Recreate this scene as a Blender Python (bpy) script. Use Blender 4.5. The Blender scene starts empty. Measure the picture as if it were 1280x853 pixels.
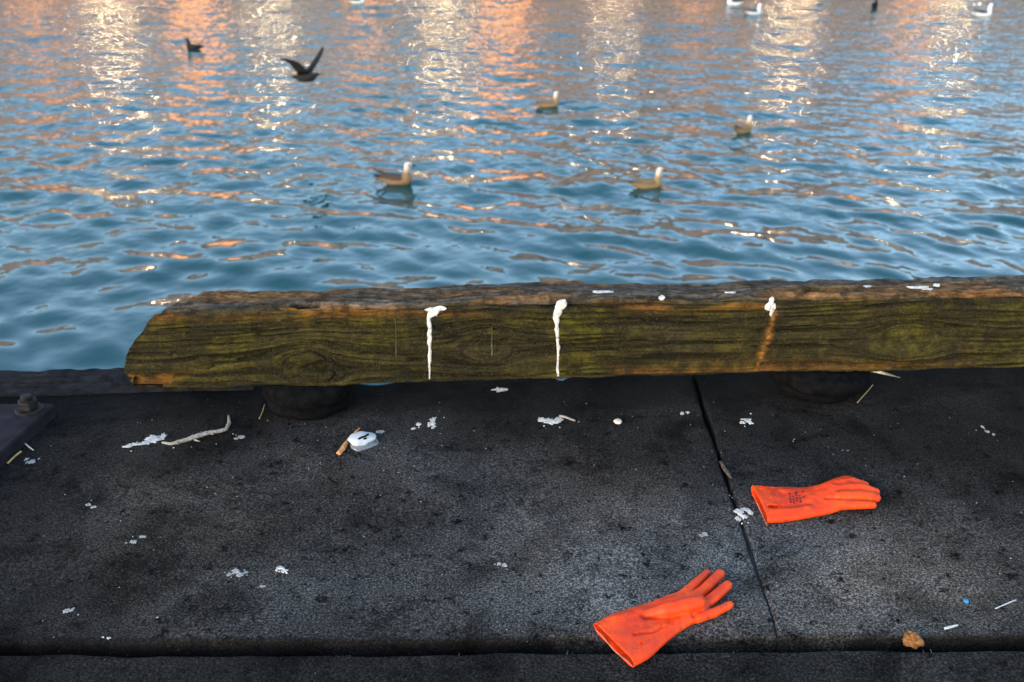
import bpy, math, random
import numpy as np
from mathutils import Vector

random.seed(7)
rng = np.random.default_rng(11)
R = math.radians
scene = bpy.context.scene
C = scene.collection

# ------------------------------------------------------------------ camera
CAM_H, PITCH, LENS = 1.45, R(26.0), 35.0
FPX = LENS / 36.0 * 1280.0
WATER_Z = -2.85
cam_d = bpy.data.cameras.new('camera')
cam = bpy.data.objects.new('camera', cam_d)
C.objects.link(cam)
cam.location = (0, 0, CAM_H)
cam.rotation_euler = (math.pi / 2 - PITCH, 0, 0)
cam_d.lens = LENS
cam_d.sensor_width = 36
cam_d.clip_start = 0.05
cam_d.clip_end = 1000
cam_d.dof.use_dof = True
cam_d.dof.focus_distance = 2.25
cam_d.dof.aperture_fstop = 4.8
scene.camera = cam

# ------------------------------------------------------------------ light
SUN_EL, SUN_AZ = R(15), R(222)          # azimuth clockwise from +Y: behind the camera, to its left
world = bpy.data.worlds.new('World')
scene.world = world
world.use_nodes = True
wn = world.node_tree.nodes
sky = wn.new('ShaderNodeTexSky')
sky.sky_type = 'NISHITA'
sky.sun_disc = False
sky.sun_elevation = SUN_EL
sky.sun_rotation = SUN_AZ
sky.air_density = 1.0
sky.dust_density = 0.4
sky.ozone_density = 0.9
wn['Background'].inputs['Strength'].default_value = 0.135
world.node_tree.links.new(sky.outputs[0], wn['Background'].inputs[0])
sun_d = bpy.data.lights.new('sun', 'SUN')
sun = bpy.data.objects.new('sun', sun_d)
C.objects.link(sun)
sdir = Vector((math.sin(SUN_AZ) * math.cos(SUN_EL), math.cos(SUN_AZ) * math.cos(SUN_EL), math.sin(SUN_EL)))
sun.rotation_euler = (-sdir).to_track_quat('-Z', 'Y').to_euler()
sun.location = (0, 0, 30)
sun_d.energy = 0.6
sun_d.angle = R(35)
sun_d.color = (1.0, 0.80, 0.60)
scene.view_settings.view_transform = 'Standard'
scene.view_settings.look = 'None'
scene.view_settings.exposure = 2.5
scene.view_settings.gamma = 1.0
scene.cycles.use_denoising = True
scene.cycles.max_bounces = 6

# ------------------------------------------------------------------ helpers
def at(px, py, z=0.0):
    """photo pixel (1280 wide) -> world point on the level plane z"""
    a, b = (px - 640.0) / FPX, -(py - 426.5) / FPX
    dx, dy, dz = a, math.cos(PITCH) + b * math.sin(PITCH), -math.sin(PITCH) + b * math.cos(PITCH)
    t = (z - CAM_H) / dz
    return np.array([dx * t, dy * t, z])

PERM = rng.random(1 << 16)
def _h(ix, iy, s):
    return PERM[((ix * 73856093) ^ (iy * 19349663) ^ (s * 83492791)) & 65535]
def noise2(x, y, s=0):
    x = np.asarray(x, float); y = np.asarray(y, float)
    ix = np.floor(x).astype(np.int64); iy = np.floor(y).astype(np.int64)
    fx, fy = x - ix, y - iy
    fx = fx * fx * fx * (fx * (fx * 6 - 15) + 10); fy = fy * fy * fy * (fy * (fy * 6 - 15) + 10)
    a, b, c, d = _h(ix, iy, s), _h(ix + 1, iy, s), _h(ix, iy + 1, s), _h(ix + 1, iy + 1, s)
    return (a * (1 - fx) + b * fx) * (1 - fy) + (c * (1 - fx) + d * fx) * fy      # 0..1
def fbm(x, y, o=4, s=0):
    v, a, t = 0, 1.0, 0
    for i in range(o):
        v = v + a * noise2(x * 2 ** i, y * 2 ** i, s + i * 17); t += a; a *= 0.5
    return v / t
def sstep(a, b, x):
    t = np.clip((x - a) / (b - a), 0, 1)
    return t * t * (3 - 2 * t)

def mesh_np(name, V, F, smooth=True):
    """V (n,3) array, F (m,k) array or list of lists"""
    me = bpy.data.meshes.new(name)
    V = np.asarray(V, np.float32)
    if isinstance(F, np.ndarray):
        m, k = F.shape
        me.vertices.add(len(V)); me.vertices.foreach_set('co', V.ravel())
        me.loops.add(m * k); me.loops.foreach_set('vertex_index', F.astype(np.int32).ravel())
        me.polygons.add(m)
        me.polygons.foreach_set('loop_start', np.arange(0, m * k, k, dtype=np.int32))
        me.update(calc_edges=True)
    else:
        me.from_pydata([tuple(map(float, v)) for v in V], [], [list(map(int, f)) for f in F])
    me.polygons.foreach_set('use_smooth', np.full(len(me.polygons), smooth))
    me.update()
    me.validate()
    return me

def tag(o, label=None, cat=None, group=None, kind=None):
    if label: o['label'] = label
    if cat: o['category'] = cat
    if group: o['group'] = group
    if kind: o['kind'] = kind
    return o

def mk(name, V, F, mat, parent=None, origin=None, smooth=True):
    V = np.asarray(V, float)
    off = np.zeros(3)
    if parent is not None: off = np.array(parent.location)
    elif origin is not None: off = np.asarray(origin, float)
    o = bpy.data.objects.new(name, mesh_np(name, V - off, F, smooth))
    C.objects.link(o)
    if parent is not None: o.parent = parent
    else: o.location = off
    if mat: o.data.materials.append(mat)
    return o

def empty(name, loc, rz=0.0):
    o = bpy.data.objects.new(name, None); C.objects.link(o)
    o.empty_display_size = 0.05
    o.location = loc; o.rotation_euler = (0, 0, rz)
    return o

class MB:
    def __init__(s): s.V, s.F = [], []
    def add(s, V, F):
        n = len(s.V)
        s.V.extend([tuple(map(float, v)) for v in V]); s.F.extend([[int(i) + n for i in f] for f in F])
    def box(s, c, d, rot=0.0):
        cr, sr = math.cos(rot), math.sin(rot)
        v = []
        for z in (-1, 1):
            for x, y in ((-1, -1), (1, -1), (1, 1), (-1, 1)):
                X, Y = x * d[0] / 2, y * d[1] / 2
                v.append((c[0] + X * cr - Y * sr, c[1] + X * sr + Y * cr, c[2] + z * d[2] / 2))
        s.add(v, [(3, 2, 1, 0), (4, 5, 6, 7), (0, 1, 5, 4), (1, 2, 6, 5), (2, 3, 7, 6), (3, 0, 4, 7)])
    def tube(s, pts, rad, n=8, squash=1.0):
        pts = [np.asarray(p, float) for p in pts]
        if not hasattr(rad, '__len__'): rad = [rad] * len(pts)
        V, F = [], []
        for i, p in enumerate(pts):
            t = pts[min(i + 1, len(pts) - 1)] - pts[max(i - 1, 0)]
            t = t / (np.linalg.norm(t) + 1e-9)
            up = np.array([0, 0, 1.0]) if abs(t[2]) < 0.95 else np.array([1.0, 0, 0])
            a = np.cross(t, up); a /= np.linalg.norm(a); b = np.cross(a, t)
            for k in range(n):
                w = 2 * math.pi * k / n
                V.append(p + rad[i] * (a * math.cos(w) + squash * b * math.sin(w)))
        for i in range(len(pts) - 1):
            for k in range(n):
                k2 = (k + 1) % n
                F.append((i * n + k, i * n + k2, (i + 1) * n + k2, (i + 1) * n + k))
        F.append(tuple(range(n))[::-1]); F.append(tuple((len(pts) - 1) * n + k for k in range(n)))
        s.add(V, F)
    def lathe(s, c, prof, n=24, wob=None):
        V, F = [], []
        for i, (r, z) in enumerate(prof):
            for k in range(n):
                w = 2 * math.pi * k / n
                q = 1 + (wob(w, i) if wob else 0)
                V.append((c[0] + r * q * math.cos(w), c[1] + r * q * math.sin(w), c[2] + z))
        for i in range(len(prof) - 1):
            for k in range(n):
                k2 = (k + 1) % n
                F.append((i * n + k, i * n + k2, (i + 1) * n + k2, (i + 1) * n + k))
        F.append(tuple(range(n))[::-1]); F.append(tuple((len(prof) - 1) * n + k for k in range(n)))
        s.add(V, F)
    def build(s, name, mat, parent=None, origin=None, smooth=False):
        return mk(name, np.array(s.V), s.F, mat, parent, origin, smooth)

# ------------------------------------------------------------------ materials
class Nodes:
    def __init__(s, name):
        s.m = bpy.data.materials.new(name); s.m.use_nodes = True
        s.t = s.m.node_tree; s.n = s.t.nodes; s.b = s.n['Principled BSDF']
        s.co = None
    def link(s, a, b): s.t.links.new(a, b)
    def coord(s):
        if s.co is None: s.co = s.n.new('ShaderNodeTexCoord')
        return s.co.outputs['Object']
    def noise(s, scale, detail=4, rough=0.55, dist=0.0, vec=None, mapscale=None):
        n = s.n.new('ShaderNodeTexNoise')
        n.inputs['Scale'].default_value = scale; n.inputs['Detail'].default_value = detail
        n.inputs['Roughness'].default_value = rough; n.inputs['Distortion'].default_value = dist
        v = vec or s.coord()
        if mapscale:
            mp = s.n.new('ShaderNodeMapping'); mp.inputs['Scale'].default_value = mapscale
            s.link(v, mp.inputs[0]); v = mp.outputs[0]
        s.link(v, n.inputs['Vector'])
        return n.outputs['Fac']
    def voro(s, scale, feature='F1', out='Distance'):
        n = s.n.new('ShaderNodeTexVoronoi'); n.feature = feature
        n.inputs['Scale'].default_value = scale
        s.link(s.coord(), n.inputs['Vector'])
        return n.outputs[out]
    def ramp(s, fac, stops, interp='LINEAR'):
        r = s.n.new('ShaderNodeValToRGB'); r.color_ramp.interpolation = interp
        e = r.color_ramp.elements
        while len(e) < len(stops): e.new(0.5)
        for i, (p, c) in enumerate(stops):
            e[i].position = p
            e[i].color = (c, c, c, 1) if not hasattr(c, '__len__') else (*c, 1)
        s.link(fac, r.inputs[0]); return r.outputs[0]
    def mix(s, fac, a, b, mode='MIX'):
        m = s.n.new('ShaderNodeMix'); m.data_type = 'RGBA'; m.blend_type = mode; m.clamp_factor = True
        for sock, v in ((m.inputs[0], fac), (m.inputs[6], a), (m.inputs[7], b)):
            if hasattr(v, 'is_linked'): s.link(v, sock)
            elif hasattr(v, '__len__'): sock.default_value = (*v, 1)
            else: sock.default_value = v
        return m.outputs[2]
    def math(s, op, a, b=0.0, c=None):
        m = s.n.new('ShaderNodeMath'); m.operation = op
        for i, v in enumerate((a, b) if c is None else (a, b, c)):
            if hasattr(v, 'is_linked'): s.link(v, m.inputs[i])
            else: m.inputs[i].default_value = v
        return m.outputs[0]
    def bump(s, h, strength, dist, normal=None):
        b = s.n.new('ShaderNodeBump'); b.inputs['Strength'].default_value = strength
        b.inputs['Distance'].default_value = dist
        s.link(h, b.inputs['Height'])
        if normal: s.link(normal, b.inputs['Normal'])
        return b.outputs[0]
    def set(s, color=None, rough=None, spec=None, metal=None, normal=None):
        for key, v in (('Base Color', color), ('Roughness', rough), ('Specular IOR Level', spec), ('Metallic', metal), ('Normal', normal)):
            if v is None: continue
            if hasattr(v, 'is_linked'): s.link(v, s.b.inputs[key])
            elif hasattr(v, '__len__'): s.b.inputs[key].default_value = (*v, 1)
            else: s.b.inputs[key].default_value = v
        return s.m

def simple(name, col, rough=0.7, var=0.25, scale=30.0, bump=0.0, spec=0.4, metal=0.0):
    N = Nodes(name)
    f = N.noise(scale, 5)
    lo = tuple(c * (1 - var) for c in col); hi = tuple(min(1, c * (1 + var)) for c in col)
    c = N.ramp(f, [(0.3, lo), (0.7, hi)])
    return N.set(c, rough, spec, metal, N.bump(f, bump, 0.004) if bump else None)

def emit(name, col, strength):
    m = bpy.data.materials.new(name); m.use_nodes = True
    b = m.node_tree.nodes['Principled BSDF']
    b.inputs['Base Color'].default_value = (*col, 1)
    b.inputs['Emission Color'].default_value = (*col, 1)
    b.inputs['Emission Strength'].default_value = strength
    return m

def mat_water():
    N = Nodes('harbour_water')
    f1 = N.noise(7.5, 0.6, 0.4, 0.2)
    f2 = N.noise(22.0, 2, 0.5, 0.2)
    h = N.math('ADD', f1, N.math('MULTIPLY', f2, 0.06))
    sp = N.n.new('ShaderNodeSeparateXYZ'); N.link(N.coord(), sp.inputs[0])
    gust = N.noise(0.25, 2)
    far = N.ramp(N.math('DIVIDE', N.math('ADD', sp.outputs['Y'], N.math('MULTIPLY', gust, 8.0)), 40.0), [(0.32, 0.10), (0.75, 1.0)])
    N.b.inputs['IOR'].default_value = 1.333
    return N.set((0.004, 0.050, 0.050), 0.03, 0.5, 0.0, N.bump(N.math('MULTIPLY', h, far), 0.9, 0.028))

def mat_slab(name, dark=1.0):
    N = Nodes(name)
    grain = N.noise(180.0, 4, 0.75)
    fine = N.noise(330.0, 3, 0.7)
    pits = N.noise(28.0, 5, 0.7)
    patch = N.noise(2.2, 4, 0.6)
    tint = N.noise(1.3, 3, 0.5)
    # paler grains mid-deck, darker outward: lens vignetting painted into the colour
    g = N.ramp(grain, [(0.43, 0.0), (0.52, 0.22), (0.60, 1.0)])
    g2 = N.ramp(fine, [(0.42, 0.0), (0.62, 1.0)])
    g = N.math('ADD', N.math('MULTIPLY', g, 0.65), N.math('MULTIPLY', g2, 0.35))
    w = N.n.new('ShaderNodeAttribute'); w.attribute_name = 'dirt_shade'
    dirt_shade = N.math('MULTIPLY', w.outputs['Fac'], N.ramp(patch, [(0.25, 0.55), (0.7, 1.25)]))
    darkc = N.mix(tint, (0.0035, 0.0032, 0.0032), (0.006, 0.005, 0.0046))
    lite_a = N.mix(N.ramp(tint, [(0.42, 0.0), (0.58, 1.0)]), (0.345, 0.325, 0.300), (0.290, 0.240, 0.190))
    lite = N.mix(dirt_shade, tuple(0.034 * k for k in (1, .88, .76)), lite_a)
    wet_shade = N.math('MULTIPLY', w.outputs['Fac'], -1.6); N_wet_shade = N.math('MAXIMUM', wet_shade, 0.0)  # negative values: moist film, gap dirt and the rail's painted shade
    col = N.mix(N.math('MULTIPLY', g, N.math('SUBTRACT', 1.0, N_wet_shade)), darkc, lite)
    p = N.ramp(pits, [(0.34, 0.0), (0.43, 1.0)])
    col = N.mix(p, (0.006, 0.006, 0.007), col)
    stain = N.ramp(N.noise(5.5, 6, 0.68, 0.4), [(0.36, 0.42), (0.52, 1.0)])
    stain2 = N.ramp(N.noise(1.7, 4, 0.6, 0.3), [(0.36, 0.62), (0.62, 1.12)])
    col = N.mix(1.0, col, N.math('MULTIPLY', stain, stain2), 'MULTIPLY')
    # scattered pale aggregate specks
    v = N.voro(95.0)
    sp = N.ramp(v, [(0.06, 1.0), (0.11, 0.0)])
    sel = N.ramp(N.noise(40.0, 1), [(0.60, 0.0), (0.66, 1.0)])
    col = N.mix(N.math('MULTIPLY', N.math('MULTIPLY', sp, sel), 0.7), col, (0.30, 0.30, 0.30))
    hgt = N.math('ADD', N.math('MULTIPLY', grain, 0.7), N.math('MULTIPLY', p, 0.5))
    hgt = N.math('ADD', hgt, N.math('MULTIPLY', fine, 0.25))
    return N.set(col, N.ramp(grain, [(0.3, 0.80), (0.7, 0.98)]), 0.03, 0.0, N.bump(hgt, 0.9, 0.006))

def mat_timber():
    N = Nodes('mossy_timber')
    at_ = N.n.new('ShaderNodeAttribute'); at_.attribute_name = 'mask'
    sep = N.n.new('ShaderNodeSeparateColor'); N.link(at_.outputs['Color'], sep.inputs[0])
    grain, moss, rust = sep.outputs[0], sep.outputs[1], sep.outputs[2]
    a2 = N.n.new('ShaderNodeAttribute'); a2.attribute_name = 'weathered'
    grey = a2.outputs['Fac']
    fine = N.noise(90.0, 5, 0.7, 0, None, (0.25, 1, 1))
    blot = N.noise(7.0, 6, 0.7)
    speck = N.noise(210.0, 3, 0.7)
    wood = N.mix(grain, (0.006, 0.005, 0.0025), (0.046, 0.035, 0.016))
    mossc = N.mix(N.ramp(blot, [(0.40, 0.0), (0.66, 1.0)]), (0.009, 0.008, 0.0030), (0.090, 0.076, 0.006))
    mossc = N.mix(N.math('MULTIPLY', N.math('SUBTRACT', 1.0, grain), 0.93), mossc, (0.005, 0.0045, 0.0025))
    col = N.mix(moss, wood, mossc)
    gc = N.mix(N.ramp(fine, [(0.3, 0.0), (0.7, 1.0)]), (0.022, 0.018, 0.014), (0.19, 0.152, 0.120))
    gc = N.mix(N.math('MULTIPLY', N.math('SUBTRACT', 1.0, grain), 0.6), gc, (0.02, 0.016, 0.014))
    col = N.mix(grey, col, gc)
    rc = N.mix(N.ramp(fine, [(0.3, 0.0), (0.7, 1.0)]), (0.080, 0.024, 0.005), (0.36, 0.155, 0.028))
    col = N.mix(rust, col, rc)
    big = N.ramp(N.noise(26.0, 5, 0.7), [(0.40, 1.0), (0.56, 0.0)])
    col = N.mix(N.math('MULTIPLY', big, 0.74), col, (0.012, 0.010, 0.006))
    col = N.mix(N.math('MULTIPLY', N.ramp(speck, [(0.55, 0.0), (0.75, 1.0)]), 0.35), col, (0.16, 0.14, 0.075))
    hgt = N.math('ADD', N.math('MULTIPLY', fine, 0.7), N.math('MULTIPLY', speck, 0.5))
    return N.set(col, N.ramp(blot, [(0.3, 0.85), (0.7, 0.97)]), 0.04, 0.0, N.bump(hgt, 0.75, 0.004))

def mat_rubber():
    N = Nodes('orange_rubber')
    f = N.noise(14.0, 5, 0.6); d = N.noise(95.0, 4, 0.7); s = N.noise(420.0, 2, 0.6)
    col = N.mix(N.ramp(f, [(0.35, 0.0), (0.7, 1.0)]), (0.58, 0.030, 0.003), (0.76, 0.068, 0.005))
    col = N.mix(N.math('MULTIPLY', N.ramp(d, [(0.56, 0.0), (0.72, 1.0)]), 0.6), col, (0.30, 0.028, 0.012))
    g = N.ramp(N.noise(24.0, 6, 0.72, 0.6), [(0.52, 0.0), (0.68, 1.0)])
    col = N.mix(N.math('MULTIPLY', g, 0.60), col, (0.26, 0.016, 0.006))
    k = N.ramp(N.noise(55.0, 5, 0.75), [(0.62, 0.0), (0.72, 1.0)])
    col = N.mix(N.math('MULTIPLY', k, 0.65), col, (0.055, 0.020, 0.012))
    return N.set(col, N.ramp(d, [(0.3, 0.40), (0.7, 0.62)]), 0.22, 0.0, N.bump(N.math('ADD', s, N.math('MULTIPLY', d, 1.5)), 0.25, 0.002))

M = {}
M['water'] = mat_water()
M['slab'] = mat_slab('weathered_concrete')
M['timber'] = mat_timber()
M['rubber'] = mat_rubber()
M['dirt'] = simple('joint_dirt', (0.0045, 0.004, 0.0038), 0.95, 0.5, 60, 0.8)
M['quay'] = simple('quay_concrete', (0.10, 0.10, 0.095), 0.9, 0.4, 4, 0.4)
M['dropping'] = simple('dried_white_dropping', (0.43, 0.40, 0.36), 0.95, 0.45, 130, 0.6)
M['dropping_dull'] = simple('weathered_dropping', (0.24, 0.23, 0.215), 0.95, 0.45, 220, 0.6)
M['stale'] = simple('stale_dropping', (0.07, 0.064, 0.028), 0.9, 0.4, 200, 0.4)
M['lining'] = simple('pale_cotton_lining', (0.30, 0.17, 0.12), 0.95, 0.2, 300, 0.5)
M['ink'] = simple('dark_red_ink', (0.045, 0.004, 0.006), 0.6, 0.2, 200)
M['steel'] = simple('painted_steel', (0.013, 0.011, 0.014), 0.8, 0.45, 22, 0.6, 0.08, 0.0)
M['bolt'] = simple('rusted_bolt_steel', (0.010, 0.009, 0.009), 0.7, 0.6, 60, 0.8, 0.15, 0.1)
M['tar'] = simple('tarred_block', (0.0030, 0.0030, 0.0034), 0.85, 0.6, 45, 1.0, 0.04)
M['twig'] = simple('bleached_root', (0.22, 0.19, 0.16), 0.9, 0.45, 120, 0.8)
M['leaf'] = simple('brown_litter', (0.07, 0.055, 0.042), 0.9, 0.6, 150, 0.9, 0.1)
M['stick'] = simple('split_stick', (0.42, 0.19, 0.075), 0.8, 0.4, 140, 0.6)
M['straw'] = simple('dry_straw', (0.36, 0.23, 0.08), 0.7, 0.3, 200, 0.4)
M['splinter'] = simple('pale_splinter', (0.42, 0.34, 0.24), 0.85, 0.35, 130, 0.7)
M['plastic'] = simple('white_plastic', (0.40, 0.41, 0.42), 0.45, 0.15, 40, 0.1, 0.5)
M['shell'] = simple('shell', (0.55, 0.44, 0.33), 0.6, 0.35, 60, 0.3)
M['sponge'] = simple('orange_sponge', (0.15, 0.062, 0.014), 0.95, 0.85, 130, 1.0)
M['blue'] = simple('blue_scrap', (0.02, 0.20, 0.42), 0.5, 0.3, 80)
M['edge_timber'] = simple('dark_fender_timber', (0.011, 0.010, 0.0105), 0.95, 0.6, 40, 1.0, 0.1)

# ------------------------------------------------------------------ far shore, seen only in the water
FAR_Y = 74.0
mb = MB(); mb.box((0, FAR_Y + 60, WATER_Z - 0.4), (420, 120, 4.0))
tag(mb.build('far_quay', M['quay'], origin=(0, FAR_Y, WATER_Z)), kind='structure')
FZ = WATER_Z + 1.6
M['brick'] = simple('dull_brick', (0.25, 0.155, 0.115), 0.9, 0.35, 1.2, 0.2)
M['render'] = simple('grey_render', (0.25, 0.175, 0.14), 0.9, 0.3, 0.8, 0.2)
M['roofing'] = simple('roofing', (0.08, 0.075, 0.075), 0.9, 0.3, 2)
M['pane'] = simple('dark_pane', (0.02, 0.022, 0.025), 0.15, 0.2, 1, 0, 0.6)
M['lit_pane'] = emit('lit_doorway_glow', (1.0, 0.38, 0.10), 0.32)
M['lamp_glow'] = emit('flood_lamp_glow', (1.0, 0.74, 0.42), 105.0)
def warehouse(x0, x1, hgt, m, label, lit):
    cx = (x0 + x1) / 2
    r = empty('warehouse', (cx, FAR_Y + 4, FZ))
    tag(r, label, 'warehouse', 'warehouses on the far quay')
    b = MB(); b.box((cx, FAR_Y + 12, FZ + hgt / 2), (x1 - x0, 16, hgt)); b.build('wall', m, r)
    b = MB(); b.box((cx, FAR_Y + 12, FZ + hgt + 0.25), (x1 - x0 + 0.8, 16.8, 0.5)); b.build('roof', M['roofing'], r)
    for (a, z, w, h) in lit:
        b = MB(); b.box((a, FAR_Y + 3.97, FZ + z), (w, 0.10, h)); b.build('lit_window', M['lit_pane'], r)
    n = int((x1 - x0) / 4.2)
    for k in range(n):
        wx = x0 + (k + 0.5) * (x1 - x0) / n
        if any(abs(wx - a) < w / 2 + 1.2 for (a, z, w, h) in lit): continue
        for z in np.arange(5.2, hgt - 1.2, 3.6):
            b = MB(); b.box((wx, FAR_Y + 3.98, FZ + z), (1.5, 0.10, 1.9)); b.build('window', M['pane'], r)
warehouse(-62, -27.6, 15.5, M['brick'], 'long dull brick warehouse at the left end of the far quay', [(-36, 4.2, 3.0, 2.0)])
warehouse(-27.2, -1.2, 14.5, M['render'], 'grey warehouse with orange lit doorways on the far quay', [(-23.7, 4.4, 3.4, 4.6), (-11.2, 3.6, 2.2, 2.6)])
warehouse(-0.8, 26.2, 16.5, M['brick'], 'tall brick warehouse with one orange doorway on the far quay', [(-1.9 + 1.4, 4.6, 3.4, 4.6), (13.6, 3.0, 2.0, 1.4)])
warehouse(26.6, 66, 15.0, M['render'], 'grey warehouse at the right end of the far quay', [(30.0, 3.4, 2.0, 2.2)])
for i, (lx, lz) in enumerate([(-29.3, 5.8), (-17.6, 5.6), (-5.0, 6.0), (7.4, 5.8), (20.4, 5.6), (32.2, 5.8)]):
    r = empty('flood_lamp', (lx, FAR_Y + 1.6, FZ))
    tag(r, ['flood lamp in front of the left brick warehouse', 'flood lamp by the left end of the grey warehouse',
            'flood lamp by the right end of the grey warehouse', 'flood lamp in front of the tall brick warehouse',
            'flood lamp by the right end of the tall warehouse', 'flood lamp in front of the right hand grey warehouse'][i], 'lamp', 'flood lamps along the far quay')
    b = MB(); b.lathe((lx, FAR_Y + 1.6, FZ), [(0.11, 0), (0.07, lz + 0.1)], 8); b.build('post', M['bolt'], r)
    b = MB(); b.box((lx, FAR_Y + 1.55, FZ + lz + 0.62), (1.9, 0.5, 0.10)); b.build('hood', M['bolt'], r)
    k = (1.15, 0.75, 1.25, 0.7, 1.0, 0.6)[i]
    for q in ((-0.55, 0.5), (0.0, 0.62), (0.6, 0.4)):
        b = MB(); b.box((lx + q[0] * k * 1.6, FAR_Y + 1.55, FZ + lz + 0.36), (0.32 * q[1] * k, 0.30, 0.30 * q[1])); b.build('lamp_glass', M['lamp_glow'], r)

# ------------------------------------------------------------------ water
NW = 84
wl = np.exp(rng.uniform(math.log(0.30), math.log(2.6), NW))
wth = -math.pi / 2 + rng.normal(0, 0.75, NW)
wph = rng.uniform(0, 2 * math.pi, NW)
wsl = rng.uniform(0.5, 1.0, NW) * np.where(wl > 1.1, 0.55, 1.0)
wsl *= 0.092 / math.sqrt((wsl ** 2).sum() / 2)
def wave(x, y):
    x = np.asarray(x, float); y = np.asarray(y, float)
    gx = x + 0.25 * (fbm(x * 0.6, y * 0.6, 2, 3) - 0.5); gy = y + 0.25 * (fbm(x * 0.6 + 9, y * 0.6, 2, 5) - 0.5)
    z = np.zeros_like(x)
    for i in range(NW):
        k = 2 * math.pi / wl[i]
        z += wsl[i] / k * np.sin(k * (gx * math.cos(wth[i]) + gy * math.sin(wth[i])) + wph[i])
    return z * (0.72 + 0.56 * fbm(x * 0.22, y * 0.22, 2, 41))
ys = np.concatenate([np.linspace(2.7, 7.0, 30)[:-1], 7.0 * np.exp(np.arange(0, 640) * 0.00272), ])
y_end = ys[-1]
ys = np.concatenate([ys, np.linspace(y_end, FAR_Y + 0.5, 90)[1:]])
us = np.concatenate([[-6, -4, -2.5, -1.6, -1.1, -0.85], np.linspace(-0.68, 0.68, 640), [0.85, 1.1, 1.6, 2.5, 4, 6]])
Yg, Ug = np.meshgrid(ys, us, indexing='ij')
Xg = Ug * Yg
Zg = wave(Xg, Yg)
Zg *= np.where(np.abs(Ug) > 0.7, 0.0, 1.0)
ny, nx = Xg.shape
idx = np.arange(ny * nx).reshape(ny, nx)
Fw = np.stack([idx[:-1, :-1], idx[:-1, 1:], idx[1:, 1:], idx[1:, :-1]], -1).reshape(-1, 4)
wv = np.stack([Xg, Yg, Zg + WATER_Z], -1).reshape(-1, 3)
tag(mk('water', wv, Fw, M['water'], origin=(0, 0, WATER_Z)), kind='structure')

# ------------------------------------------------------------------ quay deck
def line_at_x(P, Q, x):
    t = (x - P[0]) / (Q[0] - P[0]); return P + (Q - P) * t
E0, E1 = at(400, 477), at(1280, 450)                  # outer edge of the deck
J0, J1 = at(0, 804), at(1280, 796)                    # near edge of the big slabs
K0, K1 = at(869, 478), at(972, 792)                   # joint between the two big slabs
XL, XR = -5.0, 5.0
def meet(P, Q, A, B):
    d1, d2 = (Q - P)[:2], (B - A)[:2]
    m = np.array([[d1[0], -d2[0]], [d1[1], -d2[1]]]); t = np.linalg.solve(m, (A - P)[:2])
    r = P + (Q - P) * t[0]; return np.array([r[0], r[1], 0.0])
base_y = line_at_x(E0, E1, 0)[1]
yaw_e = math.atan2(E1[1] - E0[1], E1[0] - E0[0])
def base_slab():
    # quay body under the slabs; its top is the dirt in the joints
    b = MB()
    e = 0.02
    a, c = line_at_x(E0, E1, -40.0), line_at_x(E0, E1, 40.0)
    top = -0.055
    V = [(-40, -60, -5), (40, -60, -5), (40, c[1] - e, -5), (-40, a[1] - e, -5), (-40, -60, top), (40, -60, top), (40, c[1] - e, top), (-40, a[1] - e, top)]
    b.add(V, [(3, 2, 1, 0), (4, 5, 6, 7), (0, 1, 5, 4), (1, 2, 6, 5), (2, 3, 7, 6), (3, 0, 4, 7)])
    return b.build('quay_deck', M['dirt'], origin=(0, 0, 0))
quay = tag(base_slab(), kind='structure')

def line_y(x):
    return E0[1] + (E1[1] - E0[1]) * (x - E0[0]) / (E1[0] - E0[0])
def deck_z(x, y):
    return (fbm(x * 5, y * 5, 4, 60) - 0.5) * 0.010 + (fbm(x * 38, y * 38, 3, 61) - 0.5) * 0.0035
def dirt_shade_at(x, y):
    c1 = np.exp(-(((x - 0.28) / 0.62) ** 2 + ((y - 1.82) / 0.36) ** 2))  # pale centre patches; their falloff paints a vignette into the slab colour
    c2 = np.exp(-(((x - 0.85) / 0.50) ** 2 + ((y - 1.72) / 0.34) ** 2))
    c3 = np.exp(-(((x + 0.45) / 0.55) ** 2 + ((y - 2.02) / 0.30) ** 2)) * 0.42
    c4 = np.exp(-(((x + 0.1) / 0.9) ** 2 + ((y - 1.72) / 0.25) ** 2)) * 0.35
    n = fbm(x * 3.5, y * 3.5, 5, 77)
    damp_shade = sstep(0.0, 0.26, line_y(x) - y + 0.09 * (fbm(x * 4, y * 4, 3, 78) - 0.5))        # moist film plus the rail's soft shade, painted into the slab colour
    jy = J0[1] + (J1[1] - J0[1]) * (x - J0[0]) / (J1[0] - J0[0])
    grime = np.exp(-((y - jy + 0.010) / 0.014) ** 2)                                   # dirt caught in the gap
    row = 1 - 0.80 * sstep(0.02, 0.05, jy - y)                                        # the near row of slabs is dirtier
    return -0.6 * grime + (1 - grime) * row * ((np.clip((np.maximum(np.maximum(c1, c2), np.maximum(c3, c4))) * (0.35 + 1.25 * n), 0, 1.2) + 0.12 * n) * damp_shade - 0.55 * (1 - damp_shade))

def spacing(L, fine, coarse, edge):
    """distances 0..L, dense near both ends"""
    e = np.array([0, .002, .005, .009, .014, .02, .027, .035, .045, .06]) * edge
    n = max(4, int((L - 2 * e[-1]) / coarse))
    return np.concatenate([e, np.linspace(e[-1], L - e[-1], n)[1:-1], (L - e)[::-1]]) / L

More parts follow.
